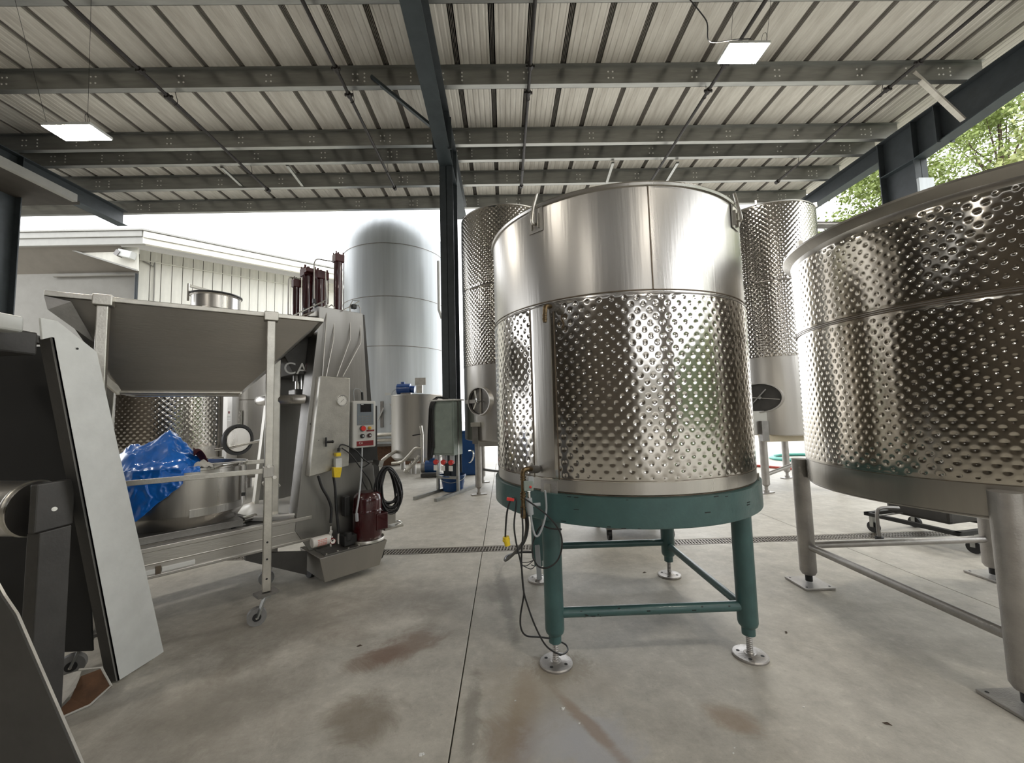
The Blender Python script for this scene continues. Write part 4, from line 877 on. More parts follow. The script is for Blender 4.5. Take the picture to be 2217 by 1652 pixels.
MB().bb((-.02, .75, 1.83), (.25, .95, 1.90)).build('plate_hub', 'steel_dark', prs, bevel=.01)
# receiving tray
MB().lathe([(0, .665), (.49, .655), (.52, .675), (.53, .66), (.51, .62), (0, .60)], (.02, .86, 0), 56).build('juice_tray', 'tray', prs, smooth=True)
MB().cyl((-.40, .62, .66), (-.52, .55, .66), .028, n=12).build('tray_spout', 'chrome', prs, smooth=True)
MB().tube([(-.15, 1.2, .84), (-.20, 1.12, .90), (-.12, 1.05, .90), (-.05, 1.1, .84)], .015, 8, sub=4).build('tray_handle', 'steel_edge', prs)
# rails
for y in (.33, 1.28):
    r_ = MB(); r_.bb((-2.1, y-.02, .42), (.0, y+.04, .62)).bb((-2.1, y-.035, .60), (.0, y+.04, .635)).bb((-2.1, y-.035, .40), (.0, y+.04, .425)).bb((-2.1, y-.028, .50), (0, y-.02, .512)).build('rail', 'steel_sheet', prs, bevel=.004)
for k, (a, b_) in enumerate(((350, 423), (300, 336))):
    p, q_ = PL(a, 1233 if k == 0 else 1245, .29), PL(b_, 1200 if k == 0 else 1232, .29); MB().bb((p.x, .285, p.z-.018), (q_.x, .31, p.z+.018)).build('rail_slide_block', 'white', prs, bevel=.004)
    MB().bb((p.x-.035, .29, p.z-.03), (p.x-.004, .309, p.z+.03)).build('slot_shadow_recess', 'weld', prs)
MB().bb((-2.1, .30, .30), (-2.02, 1.32, .45)).build('end_beam', 'steel_soft', prs)
for x in (-1.75,):
    for y in (.45, 1.2): MB().bb((x-.03, y-.03, .16), (x+.03, y+.03, .42)).cyl((x, y-.02, .08), (x, y+.02, .08), .08, n=18).build('rail_caster', 'black', prs)
MB().bb((-.62, .36, .60), (-.02, 1.26, .612)).build('deck_plate', 'steel_dark', prs)
# covers, gauge
c0, c1, c2_, c3 = PL(694, 814, .19), PL(758, 819, .19), PL(755, 1008, .19), PL(670, 1032, .19)
MB().prism([c0, c1, c2_, c3], (0, .11, 0)).build('valve_cover', 'steel_edge', prs, bevel=.004)
gp = PL(740, 867, .185); ga = MB().lathe([(.0, .012), (.048, .012), (.050, .020), (.056, .020), (.058, 0), (0, 0)], gp, 40, axis=(0, -1, 0)).build('pressure_gauge', 'chrome', prs, smooth=True)
MB().cyl(gp+Vector((0, -.012, 0)), gp+Vector((0, -.0145, 0)), .047, n=36).build('gauge_face', 'gauge', ga); MB().bar(gp+Vector((-.018, -.016, -.018)), gp+Vector((.014, -.016, .014)), .004, .002).build('gauge_needle', 'black', ga)
tk = MB()
for k in range(11):
    a = math.radians(-135+27*k+90); v_ = Vector((math.cos(a), 0, math.sin(a))); tk.bar(gp+Vector((0, -.0155, 0))+v_*.036, gp+Vector((0, -.0155, 0))+v_*.043, .003, .001)
tk.build('gauge_ticks', 'black', ga)
kp = PL(706, 957, .16); MB().cyl(kp+Vector((0, 0, -.045)), kp+Vector((0, 0, .045)), .009, n=10).cyl(kp, kp+Vector((.05, -.02, 0)), .012, n=10).sphere(kp+Vector((.055, -.02, 0)), .015, 8).build('tee_handle', 'black', prs, smooth=True)
MB().cyl(kp+Vector((-.06, .028, .02)), kp+Vector((-.06, .02, .02)), .004, n=8).build('cover_screw', 'steel_dark', prs)
MB().cyl(PL(672, 918, .23), PL(672, 918, .22), .006, n=8).build('cover_screw', 'black', prs)
# hydraulic pipes up the mast
for a in ([(698, 815), (706, 700), (708, 655), (704, 650), (680, 662), (632, 685)], [(706, 815), (722, 735), (724, 665), (718, 660), (712, 664)], [(729, 815), (758, 735), (758, 662), (764, 650), (778, 652), (762, 662), (742, 672)], [(742, 815), (781, 742), (780, 668), (776, 661), (768, 665)]):
    MB().tube([PL(x, y, .27 if y > 670 else .34) for x, y in a], .0058, 8).build('hydraulic_pipe', 'steel_soft', prs, smooth=True)
MB().box(PL(766, 664, .33), (.05, .05, .05)).build('pipe_union', 'black', prs, bevel=.008)
# cylinders
def jack(px, pyt, pyb, y, r, caps=True):
    a_, b2 = PL(px, pyt, y), PL(px, pyb, y); a_.x = b2.x = (a_.x+b2.x)/2
    j = MB().cyl(b2, a_-Vector((0, 0, .07)), r, n=24).build('hydraulic_cylinder', 'maroon', prs, smooth=True)
    MB().box(a_-Vector((0, 0, .045)), (r*2.25, r*2.25, .09)).build('cylinder_cap', 'maroon_cap', j, bevel=.008)
    hb = MB()
    for sx in (-1, 1):
        for sy in (-1, 1): hb.cyl(a_+Vector((sx*r*.85, sy*r*.85, -.01)), a_+Vector((sx*r*.85, sy*r*.85, .025)), r*.18, n=8)
    hb.cyl(a_, a_+Vector((0, 0, .03)), r*.25, n=10); hb.build('cap_nuts', 'maroon_cap', j)
    for sx in (-1, 1): MB().cyl(Vector((b2.x+sx*r*1.03, y-r*.9, b2.z)), Vector((b2.x+sx*r*1.03, y-r*.9, a_.z-.09)), r*.10, n=8).build('tie_rod', 'maroon', j)
    return j
jack(732, 552, 690, .50, .045); jack(641, 606, 710, .95, .036); jack(667, 583, 700, .85, .062); jack(694, 590, 700, .70, .060)
MB().box(PL(681, 590, .78), (.22, .12, .05)).build('cylinder_yoke', 'maroon_cap', prs, bevel=.01)
for pts in ([(719, 566), (700, 563), (688, 561), (682, 566), (680, 580), (680, 655)], [(648, 604), (632, 601), (626, 604), (625, 620), (624, 680), (626, 688)], [(705, 590), (705, 600), (708, 655)], [(626, 688), (650, 676), (680, 662), (700, 654)], [(640, 692), (660, 681), (690, 672)]):
    MB().tube([PL(x, y, .45) for x, y in pts], .007, 8, sub=2).build('hydraulic_pipe', 'steel_soft', prs, smooth=True)
for px_ in ((627, 686), (660, 672), (680, 652), (684, 664)): MB().box(PL(*px_, .45), (.03, .03, .045)).build('pipe_union', 'black', prs)
p = [PL(655, 690, .5), PL(698, 664, .5), PL(703, 664, .34), PL(697, 690, .34)]; MB().prism([p[0], p[1], PL(700, 690, .5)], (0, -.16, 0)).build('top_gusset', 'steel_sheet', prs)
# motor and pump
mt0 = (.50, .15, 0)
MB().lathe([(0, .80), (.10, .80), (.135, .77), (.145, .72), (.145, .36), (.135, .335), (0, .335)], mt0, 36).build('electric_motor', 'maroon', prs, smooth=True)
MB().lathe([(.150, .60), (.152, .61), (.145, .63)], mt0, 36).build('motor_band', 'maroon', prs, smooth=True)
MB().box((.585, .045, .50), (.13, .10, .17)).build('terminal_box', 'maroon', prs, bevel=.012)
MB().lathe([(0, .335), (.165, .335), (.17, .32), (.17, .308), (0, .308)], mt0, 36).build('motor_flange', 'steel_edge', prs, smooth=True)
MB().box((.30, .22, .68), (.06, .08, .2)).build('relief_block', 'black', prs, bevel=.01)
MB().box((.30, .16, .36), (.13, .12, .10)).cyl((.28, .12, .36), (.28, .12, .44), .035, n=10).build('pump_block', 'blackm', prs, bevel=.01)
# filter
f0, f1 = PL(674, 1176, .10), PL(713, 1166, .10); fo = MB().cyl(f0, f1, .046, n=28).build('oil_filter', 'filter', prs, bevel=.008)
pr_ = MB()
for i in range(4):
    for k in range(6):
        t_ = .32+.13*i; a = -1.1+.30*k+random.uniform(-.05, .05); q_ = f0.lerp(f1, t_); pr_.box(q_+Vector((0, -.0465*math.cos(a), .0465*math.sin(a))), (.014+.008*random.random(), .001, .007), rot=Matrix.Rotation(-a, 3, 'X'))
pr_.build('filter_print', 'print', fo, kind='stuff')
g2 = PL(721, 1172, .06); MB().cyl(g2+Vector((0, .02, 0)), g2, .028, n=20).build('small_gauge', 'dkred', prs); MB().cyl(g2, g2+Vector((0, -.002, 0)), .022, n=20).build('small_gauge_face', 'gauge', prs); MB().prism([g2+Vector((0, -.003, 0)), g2+Vector((-.018, -.003, .004)), g2+Vector((-.01, -.003, .017)), g2+Vector((.005, -.003, .018))], (0, -.001, 0)).build('gauge_sector', 'black', prs)
fv = PL(716, 1150, .09); MB().cyl(fv+Vector((0, 0, -.14)), fv+Vector((0, 0, .05)), .011, n=12).cyl(fv+Vector((0, 0, -.02)), fv+Vector((0, 0, .01)), .018, n=8).cyl(fv+Vector((0, 0, -.06)), fv+Vector((0, 0, -.045)), .022, n=8).build('filter_fitting', 'chrome', prs, smooth=True)
for pts, r_ in (([(689, 1030), (697, 1055), (710, 1078), (717, 1100), (716, 1132)], .0125), ([(722, 1030), (726, 1060), (728, 1100), (731, 1130), (733, 1152)], .0125)):
    MB().tube([PL(x, y, .16) for x, y in pts], r_, 10, sub=4).build('hydraulic_hose', 'black', prs, smooth=True)
v_ = PL(733, 1155, .16); MB().cyl(v_, v_-Vector((0, 0, .10)), .014, n=10).build('hose_end', 'chrome', prs)
# control box
k0, k1 = PL(764, 868, .20), PL(814, 967, .20); cxm = (k0.x+k1.x)/2; czm = (k0.z+k1.z)/2; kw, kh = k1.x-k0.x, k0.z-k1.z
cbx = MB().box((cxm, .245, czm), (kw, .09, kh)).build('control_box', 'offwhite', prs, bevel=.014)
def onbox(u, v): return Vector((cxm+(u-.5)*kw, .20, czm+(.5-v)*kh))
def bp_(u0, v0, u1, v1, nm, m_, d0=.0, th_=.004, bev=0):
    a, b2 = onbox(u0, v0), onbox(u1, v1); return MB().bb((a.x, .20-d0-th_, b2.z), (b2.x, .20-d0, a.z)).build(nm, m_, cbx, bevel=bev)
bp_(.18, .06, .88, .52, 'keypad_panel', 'slate'); bp_(.31, .065, .78, .24, 'display_screen', 'screen', .004, .002)
bp_(.34, .075, .44, .087, 'screen_mark', 'white', .006, .001)
kb = MB()
for i in range(5):
    for j in range(4):
        a = onbox(.27+.12*i, .33+.055*j); kb.box(a+Vector((0, -.0045, 0)), (kw*.08, .001, kh*.018))
kb.build('keypad_print', 'steel_dark', cbx)
for u, v, r_, m_, nm in ((.40, .59, .030, 'red', 'emergency_stop'), (.70, .585, .017, 'amber', 'amber_button'), (.39, .75, .022, 'blackm', 'selector_knob'), (.69, .745, .022, 'maroon', 'start_knob')):
    a = onbox(u, v); b_ = MB().cyl(a, a+Vector((0, -.018, 0)), r_*1.05, n=24).build(nm+'_collar' if m_ == 'red' else nm, 'steel_dark' if m_ == 'red' else m_, cbx)
    MB().cyl(a+Vector((0, -.018, 0)), a+Vector((0, -.032, 0)), r_*(.9 if m_ == 'red' else .5), n=24).build(nm if m_ == 'red' else 'button_centre', m_ if m_ in ('red', 'amber') else 'tube', cbx, bevel=.003)
bp_(.58, .625, .92, .66, 'red_strip', 'dkred'); bp_(.16, .855, .88, .96, 'maker_label', 'dkred')
a = onbox(.33, .90); text('CA', .032, 'white', cbx, (a.x, .194, a.z), (PI/2, 0, 0), ext=.0005)
bp_(.44, .895, .82, .903, 'label_line', 'maroon_cap', .004, .001)
MB().tube([PL(768, 875, .24), PL(766, 845, .26), PL(778, 843, .26), PL(785, 852, .25)], .004, 6, sub=4).build('sensor_wire', 'tube', prs, smooth=True)
MB().cyl(PL(785, 866, .25), PL(784, 849, .25), .012, n=12).build('cable_gland', 'black', prs)
MB().tube([PL(784, 968, .22), PL(783, 1000, .18), PL(780, 1050, .04), PL(775, 1090, -.03), PL(772, 1108, -.03), PL(772, 1128, -.02)], .009, 8, sub=4).build('grey_conduit', 'tube', prs, smooth=True)
MB().cyl(PL(772, 1112, -.03), PL(773, 1128, -.02), .015, n=12).build('conduit_end', 'tube', prs, smooth=True)
MB().bb((PL(756, 0, .28).x, .28, 1.10), (PL(815, 0, .28).x, .30, 1.70)).build('box_backing', 'blackm', prs)
# inline yellow connector
y0 = PL(731, 985, .14); 
MB().tube([PL(733, 975, .14), PL(736, 965, .14), PL(745, 963, .14), PL(770, 975, .14), PL(785, 992, .14), PL(800, 1003, .13)], .0068, 8, sub=4).build('supply_lead', 'black', prs, smooth=True)
iy = MB().box(PL(731, 1003, .14), (.062, .055, .10)).build('connector_body', 'machine', prs, bevel=.004)
MB().box(PL(731, 984, .14), (.05, .05, .035)).build('connector_collar', 'yellow', iy, bevel=.004); MB().prism([PL(722, 1012, .10), PL(741, 1012, .10), PL(737, 1034, .10), PL(724, 1034, .10)], (0, .05, 0)).build('connector_plug', 'yellow', iy, bevel=.004)
MB().cyl(PL(733, 978, .14), PL(734, 970, .14), .015, n=12).build('connector_gland', 'blackm', iy)
for pts in ([(800, 1003), (790, 1010), (781, 1015), (785, 1040), (795, 1060)], [(740, 970), (760, 985), (780, 1012), (800, 1040), (806, 1060)]):
    MB().tube([PL(x, y, .15) for x, y in pts], .0065, 8, sub=4).build('supply_lead', 'black', prs, smooth=True)
hkp = PL(818, 1003, .12); MB().box(hkp, (.05, .14, .06), rot=Matrix.Rotation(.3, 3, 'Y')).bb((.60, .18, hkp.z-.01), (hkp.x, .30, hkp.z+.01)).build('cable_hook', 'steel_soft', prs)
# coiled cable on the hook
cc_ = PL(836, 1052, .12); cob = MB()
for k in range(19):
    rx = .085+.060*random.random(); rz_ = .19+.06*random.random(); dx = random.uniform(-.02, .035); tp = cc_.z+.19+random.uniform(-.02, .02); ph = random.uniform(-.25, .25); yy_ = .12+random.uniform(-.045, .045); pts = []
    for i in range(18):
        a = 2*PI*i/18; x_ = rx*math.sin(a)*(1-.25*math.cos(a)); z_ = rz_*math.cos(a)
        pts.append((cc_.x+dx*.5+x_+.03*(tp-z_-tp)/rz_*0+ (z_-rz_)*-.12+ph*.0, yy_+.01*math.sin(3*a+k), tp-rz_+z_))
    cob.tube(pts, .0085, 7, closed=True, sub=2)
cco = cob.build('coiled_cable', 'black', None, smooth=True); cco.location = P0; cco.rotation_euler = (0, 0, pa); tag(cco, 'coil of black power cable hanging from the hook beside the press motor', 'cable')
# small tray bracket right of the motor
MB().bb((.66, .10, .42), (.80, .30, .56)).build('side_bracket', 'steel_sheet', prs, bevel=.004); MB().bb((.66, .08, .37), (.88, .32, .39)).build('bracket_shelf', 'steel_edge', prs); MB().tube([(.80, .12, .39), (.88, .12, .40), (.90, .2, .40), (.86, .28, .40)], .010, 8, sub=3).build('bracket_handle', 'chrome', prs)

# basket vat on its trolley, on the rails
bc = Vector((-.90, .80, 0)); wb = P0+pd*bc.x+pn*bc.y
bsk = empty('press_basket', (wb.x, wb.y, 0), pa, label='round brushed stainless vat sitting on the press rails', cat='vat')
RB = .455
MB().lathe([(RB-.07, .70), (RB-.005, .80), (RB, .82), (RB, 1.17), (RB+.010, 1.175), (RB+.010, 1.195), (RB-.006, 1.195), (RB-.008, .83), (RB-.06, .76), (0, .74)], n=96).build('vat_wall', 'steel', bsk, smooth=True)
MB().lathe([(RB-.05, .74), (RB-.07, .70), (0, .69)], n=72).build('vat_bottom', 'steel_soft', bsk, smooth=True)
MB().bb((-.40, -.40, .64), (.35, .40, .70)).build('trolley_plate', 'steel_dark', bsk, bevel=.004)
curved_plate(RB+.0, -95, -40, .80, .86, .012, 14).build('lower_band', 'steel_soft', bsk)
curved_plate(RB+.0, -42, -40, .80, 1.16, .008, 3).build('weld_strip', 'weld_l', bsk)
MB().box((RB*math.cos(-.6), RB*math.sin(-.6)-.01, .90), (.03, .03, .03)).build('latch', 'black', bsk)
for a in (-62, 55):
    an = math.radians(a); d = Vector((math.cos(an), math.sin(an), 0)); tn_ = Vector((-d.y, d.x, 0))
    MB().tube([d*RB+tn_*.10+Vector((0, 0, 1.18)), d*(RB+.05)+tn_*.07+Vector((0, 0, 1.20)), d*(RB+.05)-tn_*.07+Vector((0, 0, 1.20)), d*RB-tn_*.10+Vector((0, 0, 1.18))], .009, 8).build('rim_handle', 'chrome', bsk, smooth=True)
# blue bag: crumpled sheet over the near left rim, its x axis running along the viewer's left-right
BR = math.radians(38)
from mathutils import noise as mn
def bag(nu=150, nv=150):
    V = np.zeros((nv, nu, 3))
    for j in range(nv):
        for i in range(nu):
            u = i/(nu-1); v = j/(nv-1); x = -.47+u*.56
            if v < .6:
                tv = v/.6; y = .26-tv*(.26+math.sqrt(max(.01, (RB+.01)**2-min(.45, abs(x))**2)))
                z = 1.17+.18*math.exp(-(((x+.19)/.14)**2+((tv-.55)/.30)**2))+.15*math.exp(-(((x+.07)/.13)**2+((tv-.62)/.30)**2))+.13*math.exp(-(((x+.38)/.10)**2+((tv-.5)/.38)**2))
                z += .055*(1-abs(2*tv-1))
            else:
                tv = (v-.6)/.4; xr = max(-.45, min(.45, x)); y = -math.sqrt(max(.004, (RB+.02)**2-xr*xr))-.015-.02*tv
                L = .39 if x < -.30 else max(.04, .39-(x+.30)*.95)
                if x > -.02: L = .045
                z = 1.215-tv*L
            n1 = 1-abs(mn.noise(Vector((x*9+3, y*9, z*8))))*2; n2 = 1-abs(mn.noise(Vector((x*22, y*22+7, z*20))))*2; n3 = mn.noise(Vector((x*6, y*6+9, z*5)))
            d = .030*(n1-.5)+.012*(n2-.5)+.03*n3
            if v < .6: V[j, i] = (x+.25*d, y+.5*d, z+d)
            else: V[j, i] = (x+.3*d, y-max(-.012, d)*.8, z)
    for it in range(1): V[1:-1, 1:-1] = V[1:-1, 1:-1]*.6+.1*(V[:-2, 1:-1]+V[2:, 1:-1]+V[1:-1, :-2]+V[1:-1, 2:])
    return V
ob = grid_obj('plastic_bag', bag(), 150, 150, 'bag', None, closed_u=False); ob.location = bsk.location; ob.rotation_euler = (0, 0, BR)
sd = ob.modifiers.new('thick', 'SOLIDIFY'); sd.thickness = .002
tag(ob, 'crumpled bright blue plastic bag draped over the rim of the steel vat', 'bag')
vx = Vector((math.cos(BR), math.sin(BR), 0)); vy = Vector((-math.sin(BR), math.cos(BR), 0)); wbv = Vector((wb.x, wb.y, 0))
V = np.zeros((18, 18, 3))
for j in range(18):
    for i in range(18):
        u, v = i/17, j/17; V[j, i] = (-.02+.16*u, -.08+.16*v, .05*math.sin(u*5+v*2)+.07*(1-u)+.03*math.sin(v*7+u*3)-.09*u*u)
o = grid_obj('wine_cloth', V, 18, 18, 'cloth', None, closed_u=False); p = wbv+vx*.06-vy*.26; o.location = (p.x, p.y, 1.22); o.rotation_euler = (0, 0, BR); o.modifiers.new('thick', 'SOLIDIFY').thickness = .006; tag(o, 'dark wine-red rag lying on the vat rim beside the blue bag', 'cloth')
V = np.zeros((14, 14, 3))
for j in range(14):
    for i in range(14):
        u, v = i/13, j/13; V[j, i] = (-.07+.14*u, -.06+.12*v, .05*math.sin(u*PI)*math.sin(v*PI)+.008*math.sin(u*17+v*9))
o = grid_obj('folded_white_cloth', V, 14, 14, 'carton', None, closed_u=False); p = wbv+vx*.10-vy*.40; o.location = (p.x, p.y, 1.205); o.rotation_euler = (0, 0, BR); o.modifiers.new('thick', 'SOLIDIFY').thickness = .01; tag(o, 'small folded white cloth tucked next to the blue bag', 'cloth')

# ------------------------------------------------------------ dark machine at the left edge
mc_ = empty('crusher', (-2.6, 2.2, 0), label='dark grey steel machine with a pale slanting leg, cut by the left edge', cat='machine')
mo_ = Vector((-2.6, 2.2, 0)); AX = -2.41
def mx(px, py, X=AX):
    d = ray(px, py); return O+d*(X/d.x)-mo_
f1_, f2_, f3_, f4_, f5_ = mx(255, 1475), mx(355, 1412), mx(210, 762), mx(125, 695), mx(88, 688)
f6_ = mx(92, 735)
ar = MB().prism([f1_, f2_, f3_, f4_, f5_, f6_, mx(112, 730)], (-.012, 0, 0)); ar.build('slanting_leg', 'machine', mc_, bevel=.002)
MB().prism([f1_, mx(112, 730), mx(112, 730)+Vector((0, .012, 0)), f1_+Vector((0, .012, 0))], (-.07, 0, 0)).build('leg_front_flange', 'machine_d', mc_)  # darker colour paints the shade on the leg's viewer-facing side
MB().prism([f1_+Vector((-.02, 0, 0)), f1_+Vector((-.16, 0, 0)), f1_+Vector((-.16, .3, 0)), f2_+Vector((-.02, 0, 0))], (0, 0, .006)).build('leg_toe', 'machine', mc_)
ho = mx(167, 755); MB().cyl(ho+Vector((.001, 0, 0)), ho+Vector((.003, 0, 0)), .006, n=10).build('rivet_hole', 'blackm', mc_)
# back panel and inner body
MB().prism([(-1.8, .40, .20), (.03, .40, .20), (-.14, .40, 1.95), (-.18, .40, 2.10), (-1.8, .40, 2.10)], (0, .01, 0)).build('back_panel', 'machine_i', mc_)
def my(px, py, Y=2.2): return atY(px, py, Y)-mo_
a, b_ = my(80, 690, 1.95), my(-120, 750, 1.95)
x_ = my(84, 720, 2.25).x; MB().bb((a.x-.9, -.25, my(80, 748, 1.95).z), (x_, .05, a.z)).build('upper_beam', 'machine_d', mc_, bevel=.012)
a = my(53, 662, 1.9); x_ = my(55, 680, 2.1).x; MB().bb((a.x-.8, -.32, my(53, 700, 1.9).z), (x_, -.10, a.z)).build('top_beam', 'machine', mc_, bevel=.012)
a = my(85, 705, 2.05); MB().bb((a.x-.8, -.15, a.z-.03), (my(112, 700, 2.4).x, .20, a.z+.012)).build('cover_plate', 'machine_d', mc_)
a, b_ = my(80, 1050, 2.15), my(150, 1050, 2.34); zt_, zb2 = my(110, 1045).z, my(110, 1150).z
MB().bb((a.x, -.05, zb2), (b_.x, .14, zt_)).build('bearing_block', 'machine_d', mc_, bevel=.008)
MB().bb((a.x+.012, -.035, .012), (b_.x-.018, .12, zb2)).build('support_post', 'machine_d', mc_, bevel=.005)
MB().cyl(my(-60, 1100, 2.25), my(82, 1100, 2.25), .145, n=36).build('roller_tube', 'steel', mc_, smooth=True)
MB().lathe([(.145, 0), (.150, .01), (.150, .022), (.145, .03)], my(66, 1100, 2.25), 36, axis=(1, 0, 0)).build('roller_weld', 'steel_edge', mc_, smooth=True)
MB().cyl(my(118, 1102, 2.14), my(118, 1102, 2.13), .011, n=10).build('block_bolt', 'steel_edge', mc_)
pp_ = [atY(x, y, 1.2)-mo_ for x, y in ((-60, 1180), (2, 1292), (30, 1333), (172, 1660))]
MB().prism([pp_[0]+Vector((-.6, 0, .3)), pp_[0], pp_[1], pp_[2], pp_[3], pp_[3]+Vector((.19, 0, -.55)), pp_[3]+Vector((-1.2, 0, -.55)), pp_[3]+Vector((-1.2, 0, .8))], (0, .006, 0)).build('side_guard', 'machine_d', mc_)
eg = MB()
for i in range(3): eg.bar(pp_[i]+Vector((0, .008, 0)), pp_[i+1]+Vector((0, .008, 0)), .004, .007, upv=(0, 1, 0))
eg.build('guard_edge', 'steel_edge', mc_)
# torn carton on the floor
cp = fl(150, 1535); ctn = empty('torn_carton', (cp.x, cp.y, 0), label='torn white carton flap with brown inside on the floor by the dark machine', cat='cardboard')
MB().prism([(-.16, -.20, .0), (.0, -.13, .0), (.02, .0, .10), (-.05, .10, .14), (-.18, .05, .12)], (0, .008, .006)).build('white_flap', 'carton', ctn)
MB().prism([(.0, -.13, .004), (.09, .0, .006), (.14, .09, .05), (.04, .13, .13), (-.03, .08, .12), (.0, .0, .05)], (.006, 0, .006)).build('brown_flap', 'cardboard', ctn)
MB().tube([(-.06, .10, .15), (.04, .13, .14), (.14, .09, .06), (.10, .01, .01), (.0, -.13, .008)], .006, 6).build('torn_edge', 'carton', ctn)

# ------------------------------------------------------------ white boarded building
by = 14.2
cr = atY(310, 500, by); zf = cr.z
bd = empty('white_building', (cr.x, by, 0), label='white board-clad building with a deep eave, left background', cat='building')
e0 = Vector((cr.x, by, 0))
rd = Vector((.775, .632, 0))
MB().bb((-9, 0, zf-.48), (0, .12, zf)).build('eave_fascia', 'fascia', bd); MB().bb((-9, -.05, zf-.22), (0, 0, zf-.0)).build('gutter', 'fascia', bd, bevel=.02)
fa = MB().prism([(0, 0, zf), (0, 0, zf-.46), Vector((0, 0, zf-.46))+rd*12, Vector((0, 0, zf))+rd*12], (-.10, .12, 0)).build('side_fascia', 'wood_w', bd)
MB().prism([(0.03, -.02, zf-.02), (.03, -.02, zf-.24), Vector((.03, -.02, zf-.24))+rd*12, Vector((.03, -.02, zf-.02))+rd*12], (.02, -.02, 0)).build('side_gutter', 'wood_w', bd)
roofp = [Vector((-9, -.1, zf)), Vector((.05, -.1, zf)), Vector((.05, -.1, zf))+rd*12, Vector((-9, 9, zf))]
MB().prism(roofp, (0, 0, .06)).build('roof_deck', 'fascia', bd)
# walls behind the eave
wc = atY(300, 600, by+.9)-e0; ws = Vector((wc.x, wc.y, 0))
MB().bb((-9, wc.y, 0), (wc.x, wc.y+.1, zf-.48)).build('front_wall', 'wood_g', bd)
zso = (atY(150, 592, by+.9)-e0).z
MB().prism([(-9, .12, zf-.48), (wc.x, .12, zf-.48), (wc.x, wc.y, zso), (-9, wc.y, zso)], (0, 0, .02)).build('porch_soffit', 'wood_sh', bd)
ta, tb, tc_ = atY(135, 535, by+.3)-e0, atY(298, 535, by+.3)-e0, atY(298, 586, by+.3)-e0
MB().prism([ta, tb, tc_], (0, .05, 0)).build('gable_gusset', 'wood_w', bd); MB().bar(ta+Vector((0, -.03, 0)), tc_+Vector((0, -.03, 0)), .07, .05).build('gusset_trim', 'fascia', bd)
MB().cyl(Vector((-4, wc.y-.08, zso-.12)), Vector((wc.x, wc.y-.08, zso-.12)), .05, n=10).build('wall_pipe', 'wood_g', bd); MB().cyl(Vector((wc.x+.02, wc.y-.1, 0)), Vector((wc.x+.02, wc.y-.1, zso-.10)), .05, n=10).build('downpipe', 'frame', bd)
bw = .325; nb = 32
bme = MB().prism([(0, 0, 0), (bw-.022, 0, 0), (bw-.022, .03, 0), (0, .03, 0)], (0, 0, zf-.3)).mesh('board', M['wood_w'])
ra = math.atan2(rd.y, rd.x)
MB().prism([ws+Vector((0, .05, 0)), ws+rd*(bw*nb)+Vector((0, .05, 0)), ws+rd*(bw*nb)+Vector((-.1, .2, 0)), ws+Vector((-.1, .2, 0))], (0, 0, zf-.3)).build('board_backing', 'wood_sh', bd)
for k in range(nb): part(bme, 'board', bd, ws+rd*(bw*k), ra)
fl_ = atY(275, 551, by+.2)-e0; fx = MB().box(fl_, (.52, .25, .26), rot=Matrix.Rotation(.25, 3, 'Y')).build('floodlight', 'machine', bd, bevel=.02); MB().box(fl_+Vector((-.24, -.05, .02)), (.16, .2, .2), rot=Matrix.Rotation(.6, 3, 'Y')).build('light_bracket', 'steel_dark', fx)
n2 = Vector((rd.y, -rd.x, 0))
c0_ = ws+n2*.06; MB().tube([c0_+Vector((0, 0, (atY(310, 563, by+.9)).z)), c0_+rd*8+Vector((0, 0, (atY(310, 563, by+.9)).z-.03))], .018, 6).build('wall_conduit', 'wood_w', bd)
zz = atY(330, 575, by+1).z; MB().tube([c0_+rd*.1+Vector((0, 0, zz+.15)), c0_+rd*.4+Vector((0, 0, zz)), c0_+rd*.45+Vector((0, 0, zz-.3)), c0_+rd*.45+Vector((0, 0, 2))], .025, 6, sub=3).build('wall_conduit', 'wood_g', bd)

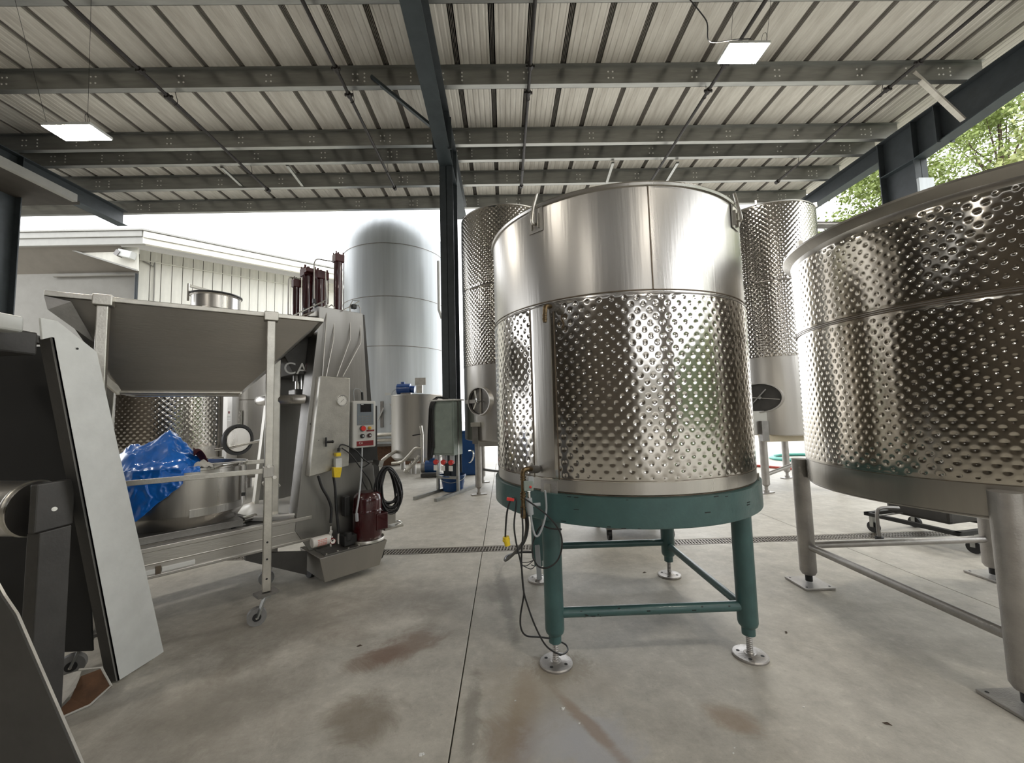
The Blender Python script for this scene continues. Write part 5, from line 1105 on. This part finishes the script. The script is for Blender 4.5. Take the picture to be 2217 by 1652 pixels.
# ------------------------------------------------------------ trees
def tree(x, y, h, r, seed, label, ml, nclump=150, per=120, zlo=.35):
    rg = np.random.default_rng(seed); t = empty('tree', (x, y, 0), label=label, cat='tree', group='trees beyond the yard')
    tk_ = MB().tube([(0, 0, 0), (.1, .05, h*.3), (-.05, .1, h*.6), (.05, 0, h*.92)], lambda s: .22*(1-.85*s), 10, sub=4)
    tk_.build('trunk', 'bark', t, smooth=True); br = MB(); ctr = []
    for k in range(nclump):
        z = h*(zlo+(1-zlo)*rg.random()); f = (z/h-zlo)/(1-zlo); rr = r*(.35+.65*math.sin(PI*min(1, .25+.72*f)))*math.sqrt(rg.random()); a = rg.random()*2*PI
        ctr.append((rr*math.cos(a), rr*math.sin(a), z))
    for c in ctr[::3]: br.tube([(0, 0, c[2]*.8), (c[0]*.5, c[1]*.5, c[2]*.88), c], lambda s: .05*(1-.8*s), 5)
    br.build('branches', 'bark', t)
    C_ = np.array(ctr); n_ = nclump*per; cen = np.repeat(C_, per, 0)+rg.normal(0, .33, (n_, 3))*np.array([1, 1, .55])
    d1 = rg.normal(0, 1, (n_, 3)); d1 /= np.linalg.norm(d1, axis=1)[:, None]; d2 = np.cross(d1, rg.normal(0, 1, (n_, 3))); d2 /= np.linalg.norm(d2, axis=1)[:, None]
    s1 = rg.uniform(.05, .10, (n_, 1)); s2 = s1*.55
    Q = np.stack([cen-d1*s1, cen-d2*s2, cen+d1*s1, cen+d2*s2], 1).reshape(-1, 3)
    me = bpy.data.meshes.new('foliage'); me.vertices.add(len(Q)); me.vertices.foreach_set('co', Q.reshape(-1).astype(np.float32))
    me.loops.add(n_*4); me.loops.foreach_set('vertex_index', np.arange(n_*4, dtype=np.int32)); me.polygons.add(n_); me.polygons.foreach_set('loop_start', (np.arange(n_)*4).astype(np.int32)); me.polygons.foreach_set('loop_total', np.full(n_, 4, np.int32)); me.update(calc_edges=True)
    me.materials.append(M[ml]); o = bpy.data.objects.new('foliage', me); C.objects.link(o); o.parent = t; o['kind'] = 'stuff'
tree(15.2, 14.6, 10.8, 2.7, 1, 'leafy green tree seen left of the right-hand column', 'leafA')
tree(17.4, 10.2, 11.3, 2.7, 2, 'pale green tree filling the gap right of the column', 'leafB', 170)
tree(21.5, 15.8, 14.5, 3.4, 3, 'taller green tree standing behind the pale green one', 'leafA', 170)
tree(18.0, 6.3, 13.4, 2.5, 4, 'green tree at the upper right corner of the picture', 'leafB', 170)
tree(19.5, .6, 9.5, 2.6, 5, 'green tree beyond the yard to the right, outside the picture', 'leafA', 90, 90)
tree(19.5, -5.0, 10.5, 3.4, 6, 'green tree farther back along the yard, outside the picture', 'leafB', 90, 90)
